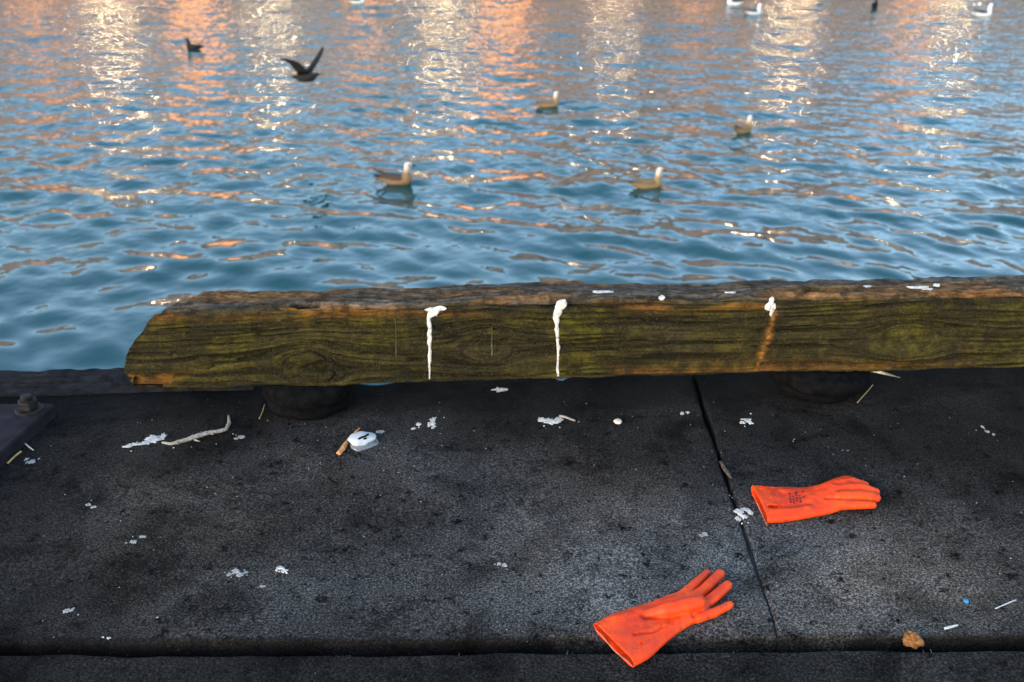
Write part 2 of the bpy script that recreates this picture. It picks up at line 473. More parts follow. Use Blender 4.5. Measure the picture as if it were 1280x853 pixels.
def slab(A, B, Cc, D, rnd, cu, cv, edgewob, name='concrete_slab', zoff=0.0, seed=0, chips=()):
    """A near-left, B near-right, C far-right, D far-left; rnd = radius of (near, right, far, left) edges"""
    Lu = np.linalg.norm(B - A); Lv = np.linalg.norm(D - A)
    u = spacing(Lu, 0, cu, 1.0); v = spacing(Lv, 0, cv, 1.0)
    Vv, Uu = np.meshgrid(v, u, indexing='ij')
    P = (A[None, None] * ((1 - Uu) * (1 - Vv))[..., None] + B * (Uu * (1 - Vv))[..., None] + Cc * (Uu * Vv)[..., None] + D * ((1 - Uu) * Vv)[..., None])
    X, Y = P[..., 0].copy(), P[..., 1].copy()
    # ragged edges
    wn_ = (fbm(X * 9, X * 0 + seed, 4, 5) - 0.5) * edgewob[0]; wf = (fbm(X * 7, X * 0 + seed + 9, 4, 6) - 0.5) * edgewob[2]
    wr = (fbm(Y * 9, Y * 0 + seed + 3, 4, 7) - 0.5) * edgewob[1]; wl_ = (fbm(Y * 9, Y * 0 + seed + 6, 4, 8) - 0.5) * edgewob[3]
    Y += wn_ * np.exp(-Vv * Lv / 0.05) + wf * np.exp(-(1 - Vv) * Lv / 0.05)
    X += wr * np.exp(-(1 - Uu) * Lu / 0.05) + wl_ * np.exp(-Uu * Lu / 0.05)
    for (cx, wd, dp) in chips: Y -= dp * np.exp(-((X - cx) / wd) ** 2) * np.exp(-(1 - Vv) * Lv / 0.05)
    Z = deck_z(X, Y) + zoff
    for dist, r in ((Vv * Lv, rnd[0]), ((1 - Uu) * Lu, rnd[1]), ((1 - Vv) * Lv, rnd[2]), (Uu * Lu, rnd[3])):
        t = np.clip(r - dist, 0, r)
        Z -= r - np.sqrt(np.maximum(r * r - t * t, 0))
    nv, nu = X.shape
    V = np.stack([X, Y, Z], -1).reshape(-1, 3)
    I = np.arange(nv * nu).reshape(nv, nu)
    F = np.stack([I[:-1, :-1], I[:-1, 1:], I[1:, 1:], I[1:, :-1]], -1).reshape(-1, 4)
    ring = np.concatenate([I[0, :-1], I[:-1, -1], I[-1, :0:-1], I[:0:-1, 0]])
    low = V[ring].copy(); low[:, 2] = -0.12
    low_i = len(V) + np.arange(len(ring))
    r2 = np.roll(ring, -1); l2 = np.roll(low_i, -1)
    F = np.concatenate([F, np.stack([ring, low_i, l2, r2], -1)])
    V = np.concatenate([V, low])
    o = mk(name, V, F, M['slab'], quay)
    a = o.data.attributes.new('dirt_shade', 'FLOAT', 'POINT')
    a.data.foreach_set('value', dirt_shade_at(V[:, 0], V[:, 1]).astype(np.float32))
    return o
kn = meet(K0, K1, J0, J1); kf = meet(K0, K1, E0, E1)
jL, jR = line_at_x(J0, J1, XL), line_at_x(J0, J1, XR)
eL, eR = line_at_x(E0, E1, XL), line_at_x(E0, E1, XR)
g0, g1 = np.array([0.0018, 0, 0]), np.array([0.0065, 0, 0])
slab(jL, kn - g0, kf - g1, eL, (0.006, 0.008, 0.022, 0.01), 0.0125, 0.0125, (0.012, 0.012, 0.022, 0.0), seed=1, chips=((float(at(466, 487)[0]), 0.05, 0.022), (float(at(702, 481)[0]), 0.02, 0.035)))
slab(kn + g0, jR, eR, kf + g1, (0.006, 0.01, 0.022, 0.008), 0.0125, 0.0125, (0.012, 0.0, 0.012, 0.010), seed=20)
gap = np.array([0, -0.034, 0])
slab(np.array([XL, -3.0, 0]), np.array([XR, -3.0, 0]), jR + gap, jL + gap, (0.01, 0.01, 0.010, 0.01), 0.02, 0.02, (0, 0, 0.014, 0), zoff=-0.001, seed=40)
# dirt packed into the narrow joint, nearly flush at its near end
mb = MB()
for i in range(60):
    t0, t1 = i / 60, (i + 1) / 60
    V = []
    for t in (t0, t1):
        p = kf + (kn - kf) * t
        z = -0.040 + 0.034 * sstep(0.40, 0.72, t) + 0.004 * (noise2(t * 40, 0, 3) - 0.5) + 0.026 * math.exp(-t / 0.06)
        V += [(p[0] - 0.016, p[1], z), (p[0] + 0.016, p[1], z)]
    mb.add(V, [(0, 1, 3, 2)])
o = mb.build('joint_dirt', M['dirt'], quay, smooth=True)

# old fender timber bolted along the deck edge at the left
def fender_timber():
    f0, f1 = at(0, 497.5), at(165, 493)
    b0, b1 = at(0, 466), at(165, 462)
    xs = np.concatenate([np.linspace(-4.0, -1.7, 30)[:-1], np.linspace(-1.7, -0.78, 140)])
    ws = np.concatenate([[0, .003, .008, .015], np.linspace(.025, .97, 26), [.98, .99, 1.0]])
    V = []
    for x in xs:
        a, b = line_at_x(f0, f1, x), line_at_x(b0, b1, x)
        for w in ws:
            p = a + (b - a) * w
            p[1] += (fbm(np.array(x * 6.0), np.array(w * 0), 3, 88) - 0.5) * 0.02 * w
            e = min(w, 1 - w) * 0.18
            z = 0.012 + (fbm(np.array(x * 5.0), np.array(w * 14), 4, 90) - 0.5) * 0.022 + (noise2(np.array(x * 26.0), np.array(w * 42), 91) - 0.5) * 0.006
            z -= 0.02 * max(0, 1 - e / 0.012) ** 2
            V.append((p[0], p[1], z))
    n = len(ws)
    F = [(i * n + k, (i + 1) * n + k, (i + 1) * n + k + 1, i * n + k + 1) for i in range(len(xs) - 1) for k in range(n - 1)]
    top = len(V)
    V2 = [(x, y, -0.22) for (x, y, z) in V if True]
    # sides
    edge = [i * n for i in range(len(xs))] + [(len(xs) - 1) * n + k for k in range(1, n)] + [i * n + n - 1 for i in range(len(xs) - 2, -1, -1)] + [k for k in range(n - 2, 0, -1)]
    low = [(V[i][0], V[i][1], -0.22) for i in edge]
    m = len(edge)
    F += [(edge[j], top + j, top + (j + 1) % m, edge[(j + 1) % m]) for j in range(m)]
    F += [tuple(top + j for j in range(m))]
    o = mk('fender_timber', np.array(V + low), [f[::-1] for f in F], M['edge_timber'], origin=(-1.5, float(f0[1]), 0))
    tag(o, 'dark weathered fender timber along the quay edge left of the mossy rail', 'timber')
fender_timber()

# ------------------------------------------------------------------ the mossy rail
BZ, BH, BW = 0.098, 0.250, 0.185
b0, b1 = at(168, 489, BZ), at(1280, 462, BZ)
ax = (b1 - b0); ax /= np.linalg.norm(ax)
nrm = np.array([-ax[1], ax[0], 0.0])                   # away from the camera
BLEN = 4.0
def rail_xc(px, py, top=False):
    """pixel -> (distance along, unrolled distance up the front / over the top)"""
    if top:
        p = at(px, py, BZ + BH) - b0
        return float(p @ ax), BH + float(p @ nrm)
    a, b = (px - 640.0) / FPX, -(py - 426.5) / FPX
    d = np.array([a, math.cos(PITCH) + b * math.sin(PITCH), -math.sin(PITCH) + b * math.cos(PITCH)])
    o = np.array([0, 0, CAM_H])
    t = ((b0 - o) @ nrm) / (d @ nrm)
    p = o + d * t - b0
    return float(p @ ax), float(p[2])
RT = 0.030
def section():
    """(w, q, nw, nq, c): front going up, over the top, down the back, under"""
    out = []
    def seg(p, q, n, step):
        L = math.hypot(q[0] - p[0], q[1] - p[1]); k = max(2, int(L / step))
        for i in range(k): out.append((p[0] + (q[0] - p[0]) * i / k, p[1] + (q[1] - p[1]) * i / k, n[0], n[1]))
    def arc(cw, cq, r, a0, a1, k):
        for i in range(k):
            a = a0 + (a1 - a0) * i / k
            out.append((cw + r * math.cos(a), cq + r * math.sin(a), math.cos(a), math.sin(a)))
    rb = 0.014
    seg((0, rb), (0, BH - RT), (-1, 0), 0.0024)
    arc(RT, BH - RT, RT, math.pi, math.pi / 2, 18)
    RB, SL = 0.045, 0.016                                  # waney back edge, top falling away a little
    seg((RT, BH), (BW - RB, BH - SL), (0, 1), 0.0030)
    arc(BW - RB, BH - SL - RB, RB, math.pi / 2, 0, 14)
    seg((BW, BH - SL - RB), (BW, rb), (1, 0), 0.012)
    arc(BW - rb, rb, rb, 0, -math.pi / 2, 4)
    seg((BW - rb, 0), (rb, 0), (0, -1), 0.010)
    arc(rb, rb, rb, -math.pi / 2, -math.pi, 6)
    a = np.array(out)
    d = np.hypot(*(np.diff(np.vstack([a[:, :2], a[:1, :2]]), axis=0).T))
    c = np.concatenate([[0], np.cumsum(d)[:-1]]) + rb
    return a, c
SEC, SC = section()
C_TOP0 = float(SC[np.argmin(np.hypot(SEC[:, 0] - RT, SEC[:, 1] - BH))])   # unrolled start of the flat top
def c_of(c_nominal):
    """nominal (BH + w on the top) -> unrolled arc length"""
    return c_nominal if c_nominal < BH - RT else (C_TOP0 + (c_nominal - BH - RT) if c_nominal > BH + RT else BH - RT + (C_TOP0 - BH + RT) * (c_nominal - BH + RT) / (2 * RT))
KNOTS = [(rail_xc(388, 462), 0.055), (rail_xc(612, 436), 0.050), (rail_xc(1135, 425), 0.052), (rail_xc(255, 455), 0.016)]
RUST_LINE = [rail_xc(968, 392), rail_xc(960, 425), rail_xc(950, 450), rail_xc(943, 467)]
HOLES = [(rail_xc(381, 377, True), 0.050, 0.020, 0.034), (rail_xc(1024, 360, True), 0.046, 0.022, 0.05)]
def seg_dist(x, c, poly):
    d = np.full(np.shape(x), 9.0)
    for (p, q) in zip(poly[:-1], poly[1:]):
        vx, vc = q[0] - p[0], q[1] - p[1]
        t = np.clip(((x - p[0]) * vx + (c - p[1]) * vc) / (vx * vx + vc * vc), 0, 1)
        d = np.minimum(d, np.hypot(x - p[0] - t * vx, c - p[1] - t * vc))
    return d
SPLITS = [(float(rng.uniform(0.1, 2.5)), float(rng.uniform(0.03, 0.36)), float(rng.uniform(0.07, 0.42)), float(rng.uniform(0.0010, 0.0024)), float(rng.normal(0, 0.02))) for _ in range(34)]
SPLITS += [(rail_xc(712, 427)[0], rail_xc(712, 427)[1], 0.10, 0.005, 0.0), (rail_xc(545, 424)[0], rail_xc(545, 424)[1], 0.09, 0.0045, 0.03), (rail_xc(196, 412)[0], rail_xc(196, 412)[1], 0.12, 0.004, 0.02)]
def rail_fields(x, c):
    psi = c + 0.009 * (fbm(x * 2.2, c * 3, 3, 21) - 0.5) * 2
    ring = np.zeros_like(x); inside = np.zeros_like(x)
    for ((kx, kc), r) in KNOTS:
        dx, dc = (x - kx) * 0.62, c - kc
        rr = np.hypot(dx, dc) * (1 + 0.35 * (fbm(x * 14, c * 14, 3, 31) - 0.5)) + 1e-5
        psi = psi - 0.75 * r * r * dc / np.maximum(rr * rr, (0.75 * r) ** 2)
        m = 1 - sstep(0.55 * r, 1.15 * r, rr)
        ring = np.maximum(ring * (m < 0.01), 0) + rr * (m >= 0.01); inside = np.maximum(inside, m)
    g1 = 0.45 * noise2(psi * 170, x * 3.2, 22) + 0.32 * noise2(psi * 390, x * 7.0, 23) + 0.23 * fbm(c * 220, x * 130.0, 2, 28)
    gr = 0.5 * noise2(ring * 210, x * 9, 24) + 0.5 * fbm(x * 90, c * 150, 3, 25)
    g = g1 * (1 - inside) + (0.30 * gr + 0.70 * g1) * inside
    crack = sstep(0.70, 0.82, noise2(psi * 75, x * 3.2, 26)) * sstep(0.40, 0.56, noise2(x * 3.2, psi * 26, 27))
    crack = np.maximum(crack, 0.8 * sstep(0.74, 0.84, noise2(psi * 190, x * 9, 29)) * sstep(0.35, 0.6, noise2(x * 7, psi * 40, 30)))
    for (sx, sc, ln, wd, sl) in SPLITS:                                 # long drying splits
        mid = sc + sl * (x - sx) + 0.006 * (fbm(x * 16 + sc * 90, x * 0, 3, 52) - 0.5)
        t = np.clip((x - sx) / ln, 0, 1)
        wv_ = wd * np.sin(math.pi * t) ** 0.6 * (0.5 + noise2(x * 45, x * 0 + sc * 50, 53))
        crack = np.maximum(crack, np.where((x > sx) & (x < sx + ln), 1.25 * (1 - sstep(0.5, 1.2, np.abs(c - mid) / (wv_ + 1e-5))), 0))
    return psi, g, crack, inside
def rail_wob(x):
    return (fbm(x * 1.7, x * 0 + 2, 3, 70) - 0.5) * 0.012, (fbm(x * 1.9, x * 0 + 5, 3, 71) - 0.5) * 0.012
def end_off(w, q):
    return 0.118 * sstep(0.075, 0.27, q) * 1.0 + 0.012 * np.clip((0.05 - q) / 0.05, 0, 1) + 0.115 * (w / BW) * sstep(0.05, 0.2, q)
def rail():
    xs = np.concatenate([np.linspace(0, 2.62, 1120), np.linspace(2.62, BLEN, 90)[1:]])
    w, q, nw, nq = SEC.T
    Xg, Cg = np.meshgrid(xs, SC, indexing='ij')
    W, Q = np.broadcast_to(w, Xg.shape), np.broadcast_to(q, Xg.shape)
    NWg, NQ = np.broadcast_to(nw, Xg.shape), np.broadcast_to(nq, Xg.shape)
    eo = end_off(W, Q) + (fbm(Q * 22, W * 22, 3, 33) - 0.5) * 0.018
    X = -0.018 + eo + Xg * (1 - np.minimum(eo, 0.4) / BLEN)
    psi, g, crack, inside = rail_fields(X, Cg)
    front = ((NWg < -0.3)) * 1.0
    top = (NQ > 0.5) * 1.0
    is_top = sstep(BH - RT + 0.004, C_TOP0 + 0.002, Cg) * (NQ > -0.1) * (W < BW - 0.002)
    arris = np.exp(-((Cg - 0.5 * (BH - RT + C_TOP0)) / 0.026) ** 2)
    d = -0.0060 * (1 - g) ** 1.5 - 0.0105 * crack
    d += -0.0045 * sstep(0.45, 0.75, fbm(X * 7, Cg * 26, 3, 34)) * is_top
    d -= arris * 0.024 * sstep(0.40, 0.72, fbm(X * 6.5, Cg * 16, 4, 35))
    d += (fbm(X * 5, Cg * 9, 3, 36) - 0.5) * 0.012 + (fbm(X * 24, Cg * 60, 3, 43) - 0.5) * 0.006
    for ((hx, hc), rx, rc, dep) in HOLES:
        hc = c_of(hc)
        e = np.hypot((X - hx) / rx, (Cg - hc) / rc) * (1 + 0.5 * (fbm(X * 40, Cg * 40, 3, 37) - 0.5))
        d -= dep * (1 - sstep(0.7, 1.0, e))
    # split-off corner at the lower left end
    nt = (X < 0.105 + 0.03 * (noise2(Cg * 60, X * 0, 38) - 0.5)) * (Cg < 0.047 + 0.012 * (noise2(X * 26, X * 0 + 3, 39) - 0.5)) * front
    d -= 0.013 * nt
    # torn slivers near the upper back edge at the left end
    d += 0.009 * sstep(0.55, 0.7, noise2(psi * 55, X * 5, 40)) * is_top * sstep(0.12, 0.18, W)
    wy, wz = rail_wob(X)
    Wd, Qd = W + NWg * d, Q + NQ * d
    bot = np.exp(-Q / 0.02)
    kx = KNOTS[0][0][0]
    Qd = Qd - bot * 0.010 * np.exp(-((X - kx) / 0.11) ** 2) + bot * 0.010 * (fbm(X * 5, X * 0, 3, 44) - 0.42)
    P = b0 + X[..., None] * ax + (Wd + wy * 0.6)[..., None] * nrm
    P[..., 2] += Qd + wz * (Q / BH)
    ncol, nper = Xg.shape
    V = P.reshape(-1, 3)
    I = np.arange(ncol * nper).reshape(ncol, nper)
    J = np.roll(I, -1, axis=1)
    F = np.stack([I[:-1], I[1:], J[1:], J[:-1]], -1).reshape(-1, 4)[:, ::-1]
    # ends: shrinking rings, the first slightly domed
    extraV, extraF = [], []
    base = len(V); cnt = base
    for col, sgn in ((0, -1), (ncol - 1, 1)):
        prev = I[col]; ring = V[prev]; cen = ring.mean(0)
        for s in (0.965, 0.88, 0.7, 0.45, 0.2):
            nr = cen + (ring - cen) * s
            rgh = (fbm(nr[:, 1] * 40, nr[:, 2] * 40, 3, 50) - 0.5) * 0.012
            nr = nr + ax * (sgn * 0.010 * (1 - s) + rgh)[:, None] if False else nr + np.outer(sgn * 0.008 * (1 - (2 * s - 1) ** 2) + rgh, ax)
            ids = cnt + np.arange(nper); cnt += nper
            extraV.append(nr)
            a, b = prev, np.roll(prev, -1); c_, d_ = ids, np.roll(ids, -1)
            q4 = np.stack([a, b, d_, c_], -1)
            extraF.append(q4 if sgn < 0 else q4[:, ::-1]); prev = ids
        extraV.append(cen[None]); ci = cnt; cnt += 1
        tri = np.stack([prev, np.roll(prev, -1), np.full(nper, ci), np.full(nper, ci)], -1)
        tri3 = tri
        extraF.append(None if False else (tri3 if sgn < 0 else tri3[:, ::-1]))
    Vall = np.concatenate([V] + extraV)
    Fall = np.concatenate([F] + [f for f in extraF if len(np.unique(f[0])) == 4])
    o = mk('timber_rail', Vall, Fall, M['timber'], origin=tuple(b0 + np.array([0, 0, 0])))
    # colour masks: grain, moss, rust / weathered
    n1 = fbm(X * 4, Cg * 12, 4, 45); n2 = fbm(X * 9, Cg * 30, 4, 46)
    moss = front * np.clip(0.50 + 0.9 * (n1 - 0.45), 0, 1)
    for k, st in ((0, 0.75), (3, 0.5), (2, 0.35)):
        (kx, kc), r = KNOTS[k]
        moss = np.maximum(moss, st * np.exp(-(((X - kx) / 0.16) ** 2 + ((Cg - kc) / 0.075) ** 2)) * (0.5 + n2) * front)
    for ((hx, hc), rx, rc, dep) in HOLES[:1]:
        moss = np.maximum(moss, np.exp(-(((X - hx + .03) / (rx * .9)) ** 2 + ((Cg - c_of(hc) + 0.004) / (rc * 1.0)) ** 2) ** 2))
    grey = is_top * np.clip(0.75 + 0.9 * (n2 - 0.5), 0.2, 1)
    band = np.exp(-((Cg - (BH - 0.012 + 0.018 * (n1 - 0.5))) / 0.020) ** 2)
    rust = band * sstep(0.40, 0.62, fbm(X * 3.2, Cg * 20, 4, 47)) * 0.85
    rust = np.maximum(rust, is_top * sstep(0.54, 0.70, fbm(X * 3.0 + 4, Cg * 15, 4, 48)) * 0.5)
    rust = np.maximum(rust, nt * (0.15 + 0.5 * n2))
    low = np.exp(-Cg / 0.018) * front * sstep(0.45, 0.62, fbm(X * 3.4 + 8, Cg * 8, 4, 49))
    low = np.maximum(low, np.exp(-Cg / 0.022) * front * np.exp(-((X - RUST_LINE[-1][0]) / 0.13) ** 2))
    rust = np.maximum(rust, low * 0.85)
    rl = seg_dist(X, Cg, RUST_LINE) * (1 + 0.9 * (fbm(X * 30, Cg * 30, 3, 51) - 0.5))
    rust = np.maximum(rust, 0.95 * np.exp(-(rl / 0.0085) ** 2))
    for n_, ((hx, hc), rx, rc, dep) in enumerate(HOLES):
        e = np.hypot((X - hx) / rx, (Cg - c_of(hc)) / rc) * (1 + 0.5 * (fbm(X * 40, Cg * 40, 3, 37) - 0.5))
        hm = 1 - sstep(0.75, 0.98, e)  # shade inside the holes, painted dark into the colour masks
        grey = grey * (1 - hm); rust = rust * (1 - hm); g = g * (1 - hm); moss = moss * (1 - hm * (1.0 if n_ else 0.6))
    mask = np.zeros((len(Vall), 4), np.float32); mask[:, 0] = 0.5; mask[:, 3] = 1
    n0 = len(V)
    mask[:n0, 0] = np.clip((g - 0.30) / 0.38 - crack * 0.9, 0, 1).ravel()
    mask[:n0, 1] = np.clip(moss, 0, 1).ravel(); mask[:n0, 2] = np.clip(rust, 0, 1).ravel()
    mask[n0:, 1] = 0.35
    a = o.data.attributes.new('mask', 'FLOAT_COLOR', 'POINT'); a.data.foreach_set('color', mask.ravel())
    gv = np.zeros(len(Vall), np.float32); gv[:n0] = np.clip(grey, 0, 1).ravel()
    a = o.data.attributes.new('weathered', 'FLOAT', 'POINT'); a.data.foreach_set('value', gv)
    tag(o, 'thick mossy timber mooring rail raised on blocks along the quay edge', 'timber rail')
    return o
rail_o = rail()

def rail_pt(x, c, off):
    """point on the smooth rail surface at unrolled (x, c), raised by off"""
    i = int(np.clip(np.searchsorted(SC, c), 1, len(SC) - 1))
    t = np.clip((c - SC[i - 1]) / (SC[i] - SC[i - 1] + 1e-9), 0, 1)
    w, q, nw, nq = SEC[i - 1] * (1 - t) + SEC[i] * t
    l = math.hypot(nw, nq); nw /= l; nq /= l
    wy, wz = rail_wob(np.array(x))
    bul = float((fbm(np.array(x * 5.0), np.array(c * 9.0), 3, 36) - 0.5) * 0.012)
    off = off + bul
    p = b0 + x * ax + (w + nw * off + float(wy) * 0.6) * nrm
    p[2] += q + nq * off + float(wz) * q / BH
    return p
def rail_streak(pts, name, mat, seed):
    """pts: (x, c, half width); a low ridge of dried dropping"""
    pts = np.array(pts)
    L = np.concatenate([[0], np.cumsum(np.hypot(np.diff(pts[:, 0]), np.diff(pts[:, 1])))])
    n = max(8, int(L[-1] / 0.003))
    s = np.linspace(0, L[-1], n)
    X, Cc, H = (np.interp(s, L, pts[:, i]) for i in range(3))
    V, F = [], []
    prof = [(-1, -0.0060), (-0.9, -0.0012), (-0.4, -0.0002), (0.1, 0.0002), (0.6, -0.0003), (0.9, -0.0014), (1, -0.0060)]
    for i in range(n):
        a, b = max(i - 1, 0), min(i + 1, n - 1)
        t = np.array([X[b] - X[a], Cc[b] - Cc[a]]); t /= np.linalg.norm(t) + 1e-9
        nn = np.array([-t[1], t[0]])
        taper = min(1.0, 0.25 + i / 2.0, 0.25 + (n - 1 - i) / 2.0)
        for k, (pp, hh) in enumerate(prof):
            hw = H[i] * taper * (1 + 0.8 * (float(noise2(np.array(i * 0.22), np.array(float(k > 3) * 7), seed)) - 0.5))
            V.append(rail_pt(X[i] + nn[0] * pp * hw, Cc[i] + nn[1] * pp * hw, hh + 0.0012 * (float(noise2(np.array(i * 0.7), np.array(k * 0.9), seed + 4)) - 0.5)))
    m = len(prof)
    for i in range(n - 1):
        for k in range(m - 1): F.append((i * m + k, i * m + k + 1, (i + 1) * m + k + 1, (i + 1) * m + k))
    return mk(name, np.array(V), F, mat, rail_o)
def fx(px, py, hw=None, top=False):
    x, c = rail_xc(px, py, top)
    c = c_of(c)
    return (x, c) if hw is None else (x, c, hw * 0.8 / 430.0)
rail_streak([fx(558, 382, 2.5, True), fx(548, 385, 4), fx(540, 391, 9), fx(536, 398, 3), fx(537, 412, 3), fx(537, 440, 2.6), fx(537, 462, 1.8), fx(537, 479, 1.6)], 'dropping_streak', M['dropping'], 100)
rail_streak([fx(530, 387, 1.5), fx(538, 388, 4), fx(548, 388, 2)], 'dropping_streak', M['dropping'], 104)
rail_streak([fx(706, 375, 4, True), fx(700, 381, 9, True), fx(699, 388, 5), fx(695, 400, 4.2), fx(697, 420, 3), fx(698, 440, 2.6), fx(697, 460, 2.2), fx(698, 480, 1.8)], 'dropping_streak', M['dropping'], 108)
rail_streak([fx(967, 370, 5, True), fx(967, 377, 7, True), fx(966, 383, 5), fx(964, 391, 2.5), fx(964, 396, 1.6)], 'dropping_streak', M['dropping'], 112)
rail_streak([fx(615, 410, 0.5), fx(615, 425, 0.5), fx(615, 443, 1.3), fx(615, 447, 0.6)], 'dropping_streak', M['stale'], 116)
rail_streak([fx(494, 398, 0.5), fx(495, 420, 0.5), fx(495, 446, 0.8)], 'dropping_streak', M['stale'], 117)
for (px, py, w, seed) in ((754, 363, 13, 120), (828, 371, 4, 121), (913, 362, 7, 122), (1148, 353, 14, 123), (1160, 357, 7, 124), (1085, 351, 5, 125), (1172, 350, 4, 127)):
    rail_streak([fx(px - w, py, 1.5, True), fx(px - w * .4, py, 5, True), fx(px + w * .4, py, 6, True), fx(px + w, py, 2, True)], 'dropping_splash', M['dropping'], seed)

# ------------------------------------------------------------------ blocks under the rail
def block(px, py, r_top, r_bot, label, seed):
    p = at(px, py, 0)
    c = (p[0], p[1], 0.0)
    b = MB()
    wob = lambda w, i: 0.05 * math.sin(2 * w + seed) + 0.03 * math.sin(5 * w + i * 0.6 + seed) + 0.02 * math.sin(9 * w - i)
    prof = [(r_bot * 0.85, -0.004), (r_bot, 0.006), (r_bot * 1.06, 0.024), (r_bot * 1.0, 0.034), (r_top * 0.96, 0.042), (r_top * 1.02, 0.058), (r_top, 0.080), (r_top * 0.93, 0.096)]
    b.lathe(c, prof, 40, wob)
    o = b.build('support_block', M['tar'], origin=c, smooth=True)
    tag(o, label, 'block', 'blocks under the mossy rail')
block(389, 505, 0.122, 0.110, 'round black tarred block under the left end of the mossy rail', 1.0)
block(1020, 486, 0.140, 0.104, 'round black tarred block under the rail right of the slab joint', 2.4)

# ------------------------------------------------------------------ steel plate with bolt
def plate():
    zt = 0.040
    A = at(68, 504, zt); Bk = at(-260, 506, zt); Fr = at(-8, 574, zt)
    d = (Fr - A); Fr2 = A + d * 2.6; Bl = Bk + d * 2.6
    r = empty('steel_plate', (float(A[0]) - 0.2, float(A[1]) - 0.1, 0))
    tag(r, 'dark steel plate bolted to the quay at the left edge', 'steel plate')
    cs = [A, Fr2, Bl, Bk]; cen = sum(cs) / 4
    b = MB(); V = []
    for s, z in ((1, 0.0), (1, zt - 0.006), (0.990, zt)):
        for p in cs:
            q = cen + (p - cen) * s; V.append((q[0], q[1], z))
    F = [(8, 9, 10, 11)[::-1]]
    for l in (0, 1):
        for k in range(4): F.append((l * 4 + k, l * 4 + (k + 1) % 4, (l + 1) * 4 + (k + 1) % 4, (l + 1) * 4 + k)[::-1])
    b.add(V, F); b.build('plate', M['steel'], r)
    p = at(37, 513, zt)
    b = MB(); b.lathe((p[0], p[1], zt), [(0.038, 0.0005), (0.038, 0.005), (0.035, 0.0078)], 28); b.build('washer', M['bolt'], r)
    b = MB(); b.lathe((p[0], p[1], zt), [(0.025, 0.0082), (0.0275, 0.011), (0.0275, 0.030), (0.024, 0.034)], 6); nut = b.build('nut', M['bolt'], r)
    b = MB(); b.lathe((p[0], p[1], zt), [(0.016, 0.034), (0.016, 0.038), (0.015, 0.039), (0.016, 0.042), (0.0155, 0.046), (0.012, 0.049)], 16); b.build('bolt_end', M['bolt'], r)
plate()

# ------------------------------------------------------------------ implicit surfaces
def surface_nets(Fv, org, h):
    ins = Fv < 0
    n = np.array(Fv.shape)
    cn = {}
    m_any = np.zeros(n - 1, bool); m_all = np.ones(n - 1, bool)
    sl = lambda o, k: slice(o, k - 1 + o)
    for dx in (0, 1):
        for dy in (0, 1):
            for dz in (0, 1):
                s = (sl(dx, n[0]), sl(dy, n[1]), sl(dz, n[2]))
                m_any |= ins[s]; m_all &= ins[s]
    act = m_any & ~m_all
    ci = np.argwhere(act)
    idm = np.full(n - 1, -1, np.int64); idm[act] = np.arange(len(ci))
    acc = np.zeros((len(ci), 3)); cnt = np.zeros(len(ci))
    offs = [(a, b, c) for a in (0, 1) for b in (0, 1) for c in (0, 1)]
    for i, o1 in enumerate(offs):
        for o2 in offs[i + 1:]:
            df = np.array(o2) - np.array(o1)
            if np.abs(df).sum() != 1: continue
            f1 = Fv[ci[:, 0] + o1[0], ci[:, 1] + o1[1], ci[:, 2] + o1[2]]
            f2 = Fv[ci[:, 0] + o2[0], ci[:, 1] + o2[1], ci[:, 2] + o2[2]]
            m = (f1 < 0) != (f2 < 0)
            t = np.where(m, f1 / np.where(m, f1 - f2, 1), 0)
            acc[m] += (np.array(o1) + df * t[:, None])[m]; cnt[m] += 1
    V = (ci + acc / cnt[:, None]) * h + np.asarray(org)
    Q = []
    for axn in range(3):
        a, b = [(1, 2), (2, 0), (0, 1)][axn]
        s0 = [slice(None)] * 3; s1 = [slice(None)] * 3
        s0[axn] = slice(0, -1); s1[axn] = slice(1, None)
        chg = ins[tuple(s0)] != ins[tuple(s1)]
        e = np.argwhere(chg)
        e = e[(e[:, a] > 0) & (e[:, b] > 0) & (e[:, a] < n[a] - 1) & (e[:, b] < n[b] - 1)]
        first = ins[e[:, 0], e[:, 1], e[:, 2]]
        def cid(da, db):
            k = e.copy(); k[:, a] += da; k[:, b] += db; return idm[k[:, 0], k[:, 1], k[:, 2]]
        q = np.stack([cid(-1, -1), cid(0, -1), cid(0, 0), cid(-1, 0)], -1)
        q[~first] = q[~first][:, ::-1]
        Q.append(q)
    return V, np.concatenate(Q)
def smin(a, b, k):
    h = np.clip(0.5 + 0.5 * (b - a) / k, 0, 1)
    return b * (1 - h) + a * h - k * h * (1 - h)
def capsule(X, Y, Z, p, q, r0, r1, zs=1.0):
    v = np.asarray(q) - np.asarray(p)
    t = np.clip(((X - p[0]) * v[0] + (Y - p[1]) * v[1] + (Z - p[2]) * v[2]) / (v @ v), 0, 1)
    return np.sqrt((X - p[0] - t * v[0]) ** 2 + (Y - p[1] - t * v[1]) ** 2 + ((Z - p[2] - t * v[2]) * zs) ** 2) - (r0 + (r1 - r0) * t)
def poly_sd(X, Y, pts):
    d = np.full(X.shape, 1e9); ins = np.zeros(X.shape, bool)
    n = len(pts)
    for i in range(n):
        p, q = pts[i], pts[(i + 1) % n]
        vx, vy = q[0] - p[0], q[1] - p[1]
        t = np.clip(((X - p[0]) * vx + (Y - p[1]) * vy) / (vx * vx + vy * vy + 1e-12), 0, 1)
        d = np.minimum(d, np.hypot(X - p[0] - t * vx, Y - p[1] - t * vy))
        c = ((p[1] > Y) != (q[1] > Y)) & (X < (q[0] - p[0]) * (Y - p[1]) / (q[1] - p[1] + 1e-12) + p[0])
        ins ^= c
    return np.where(ins, -d, d)
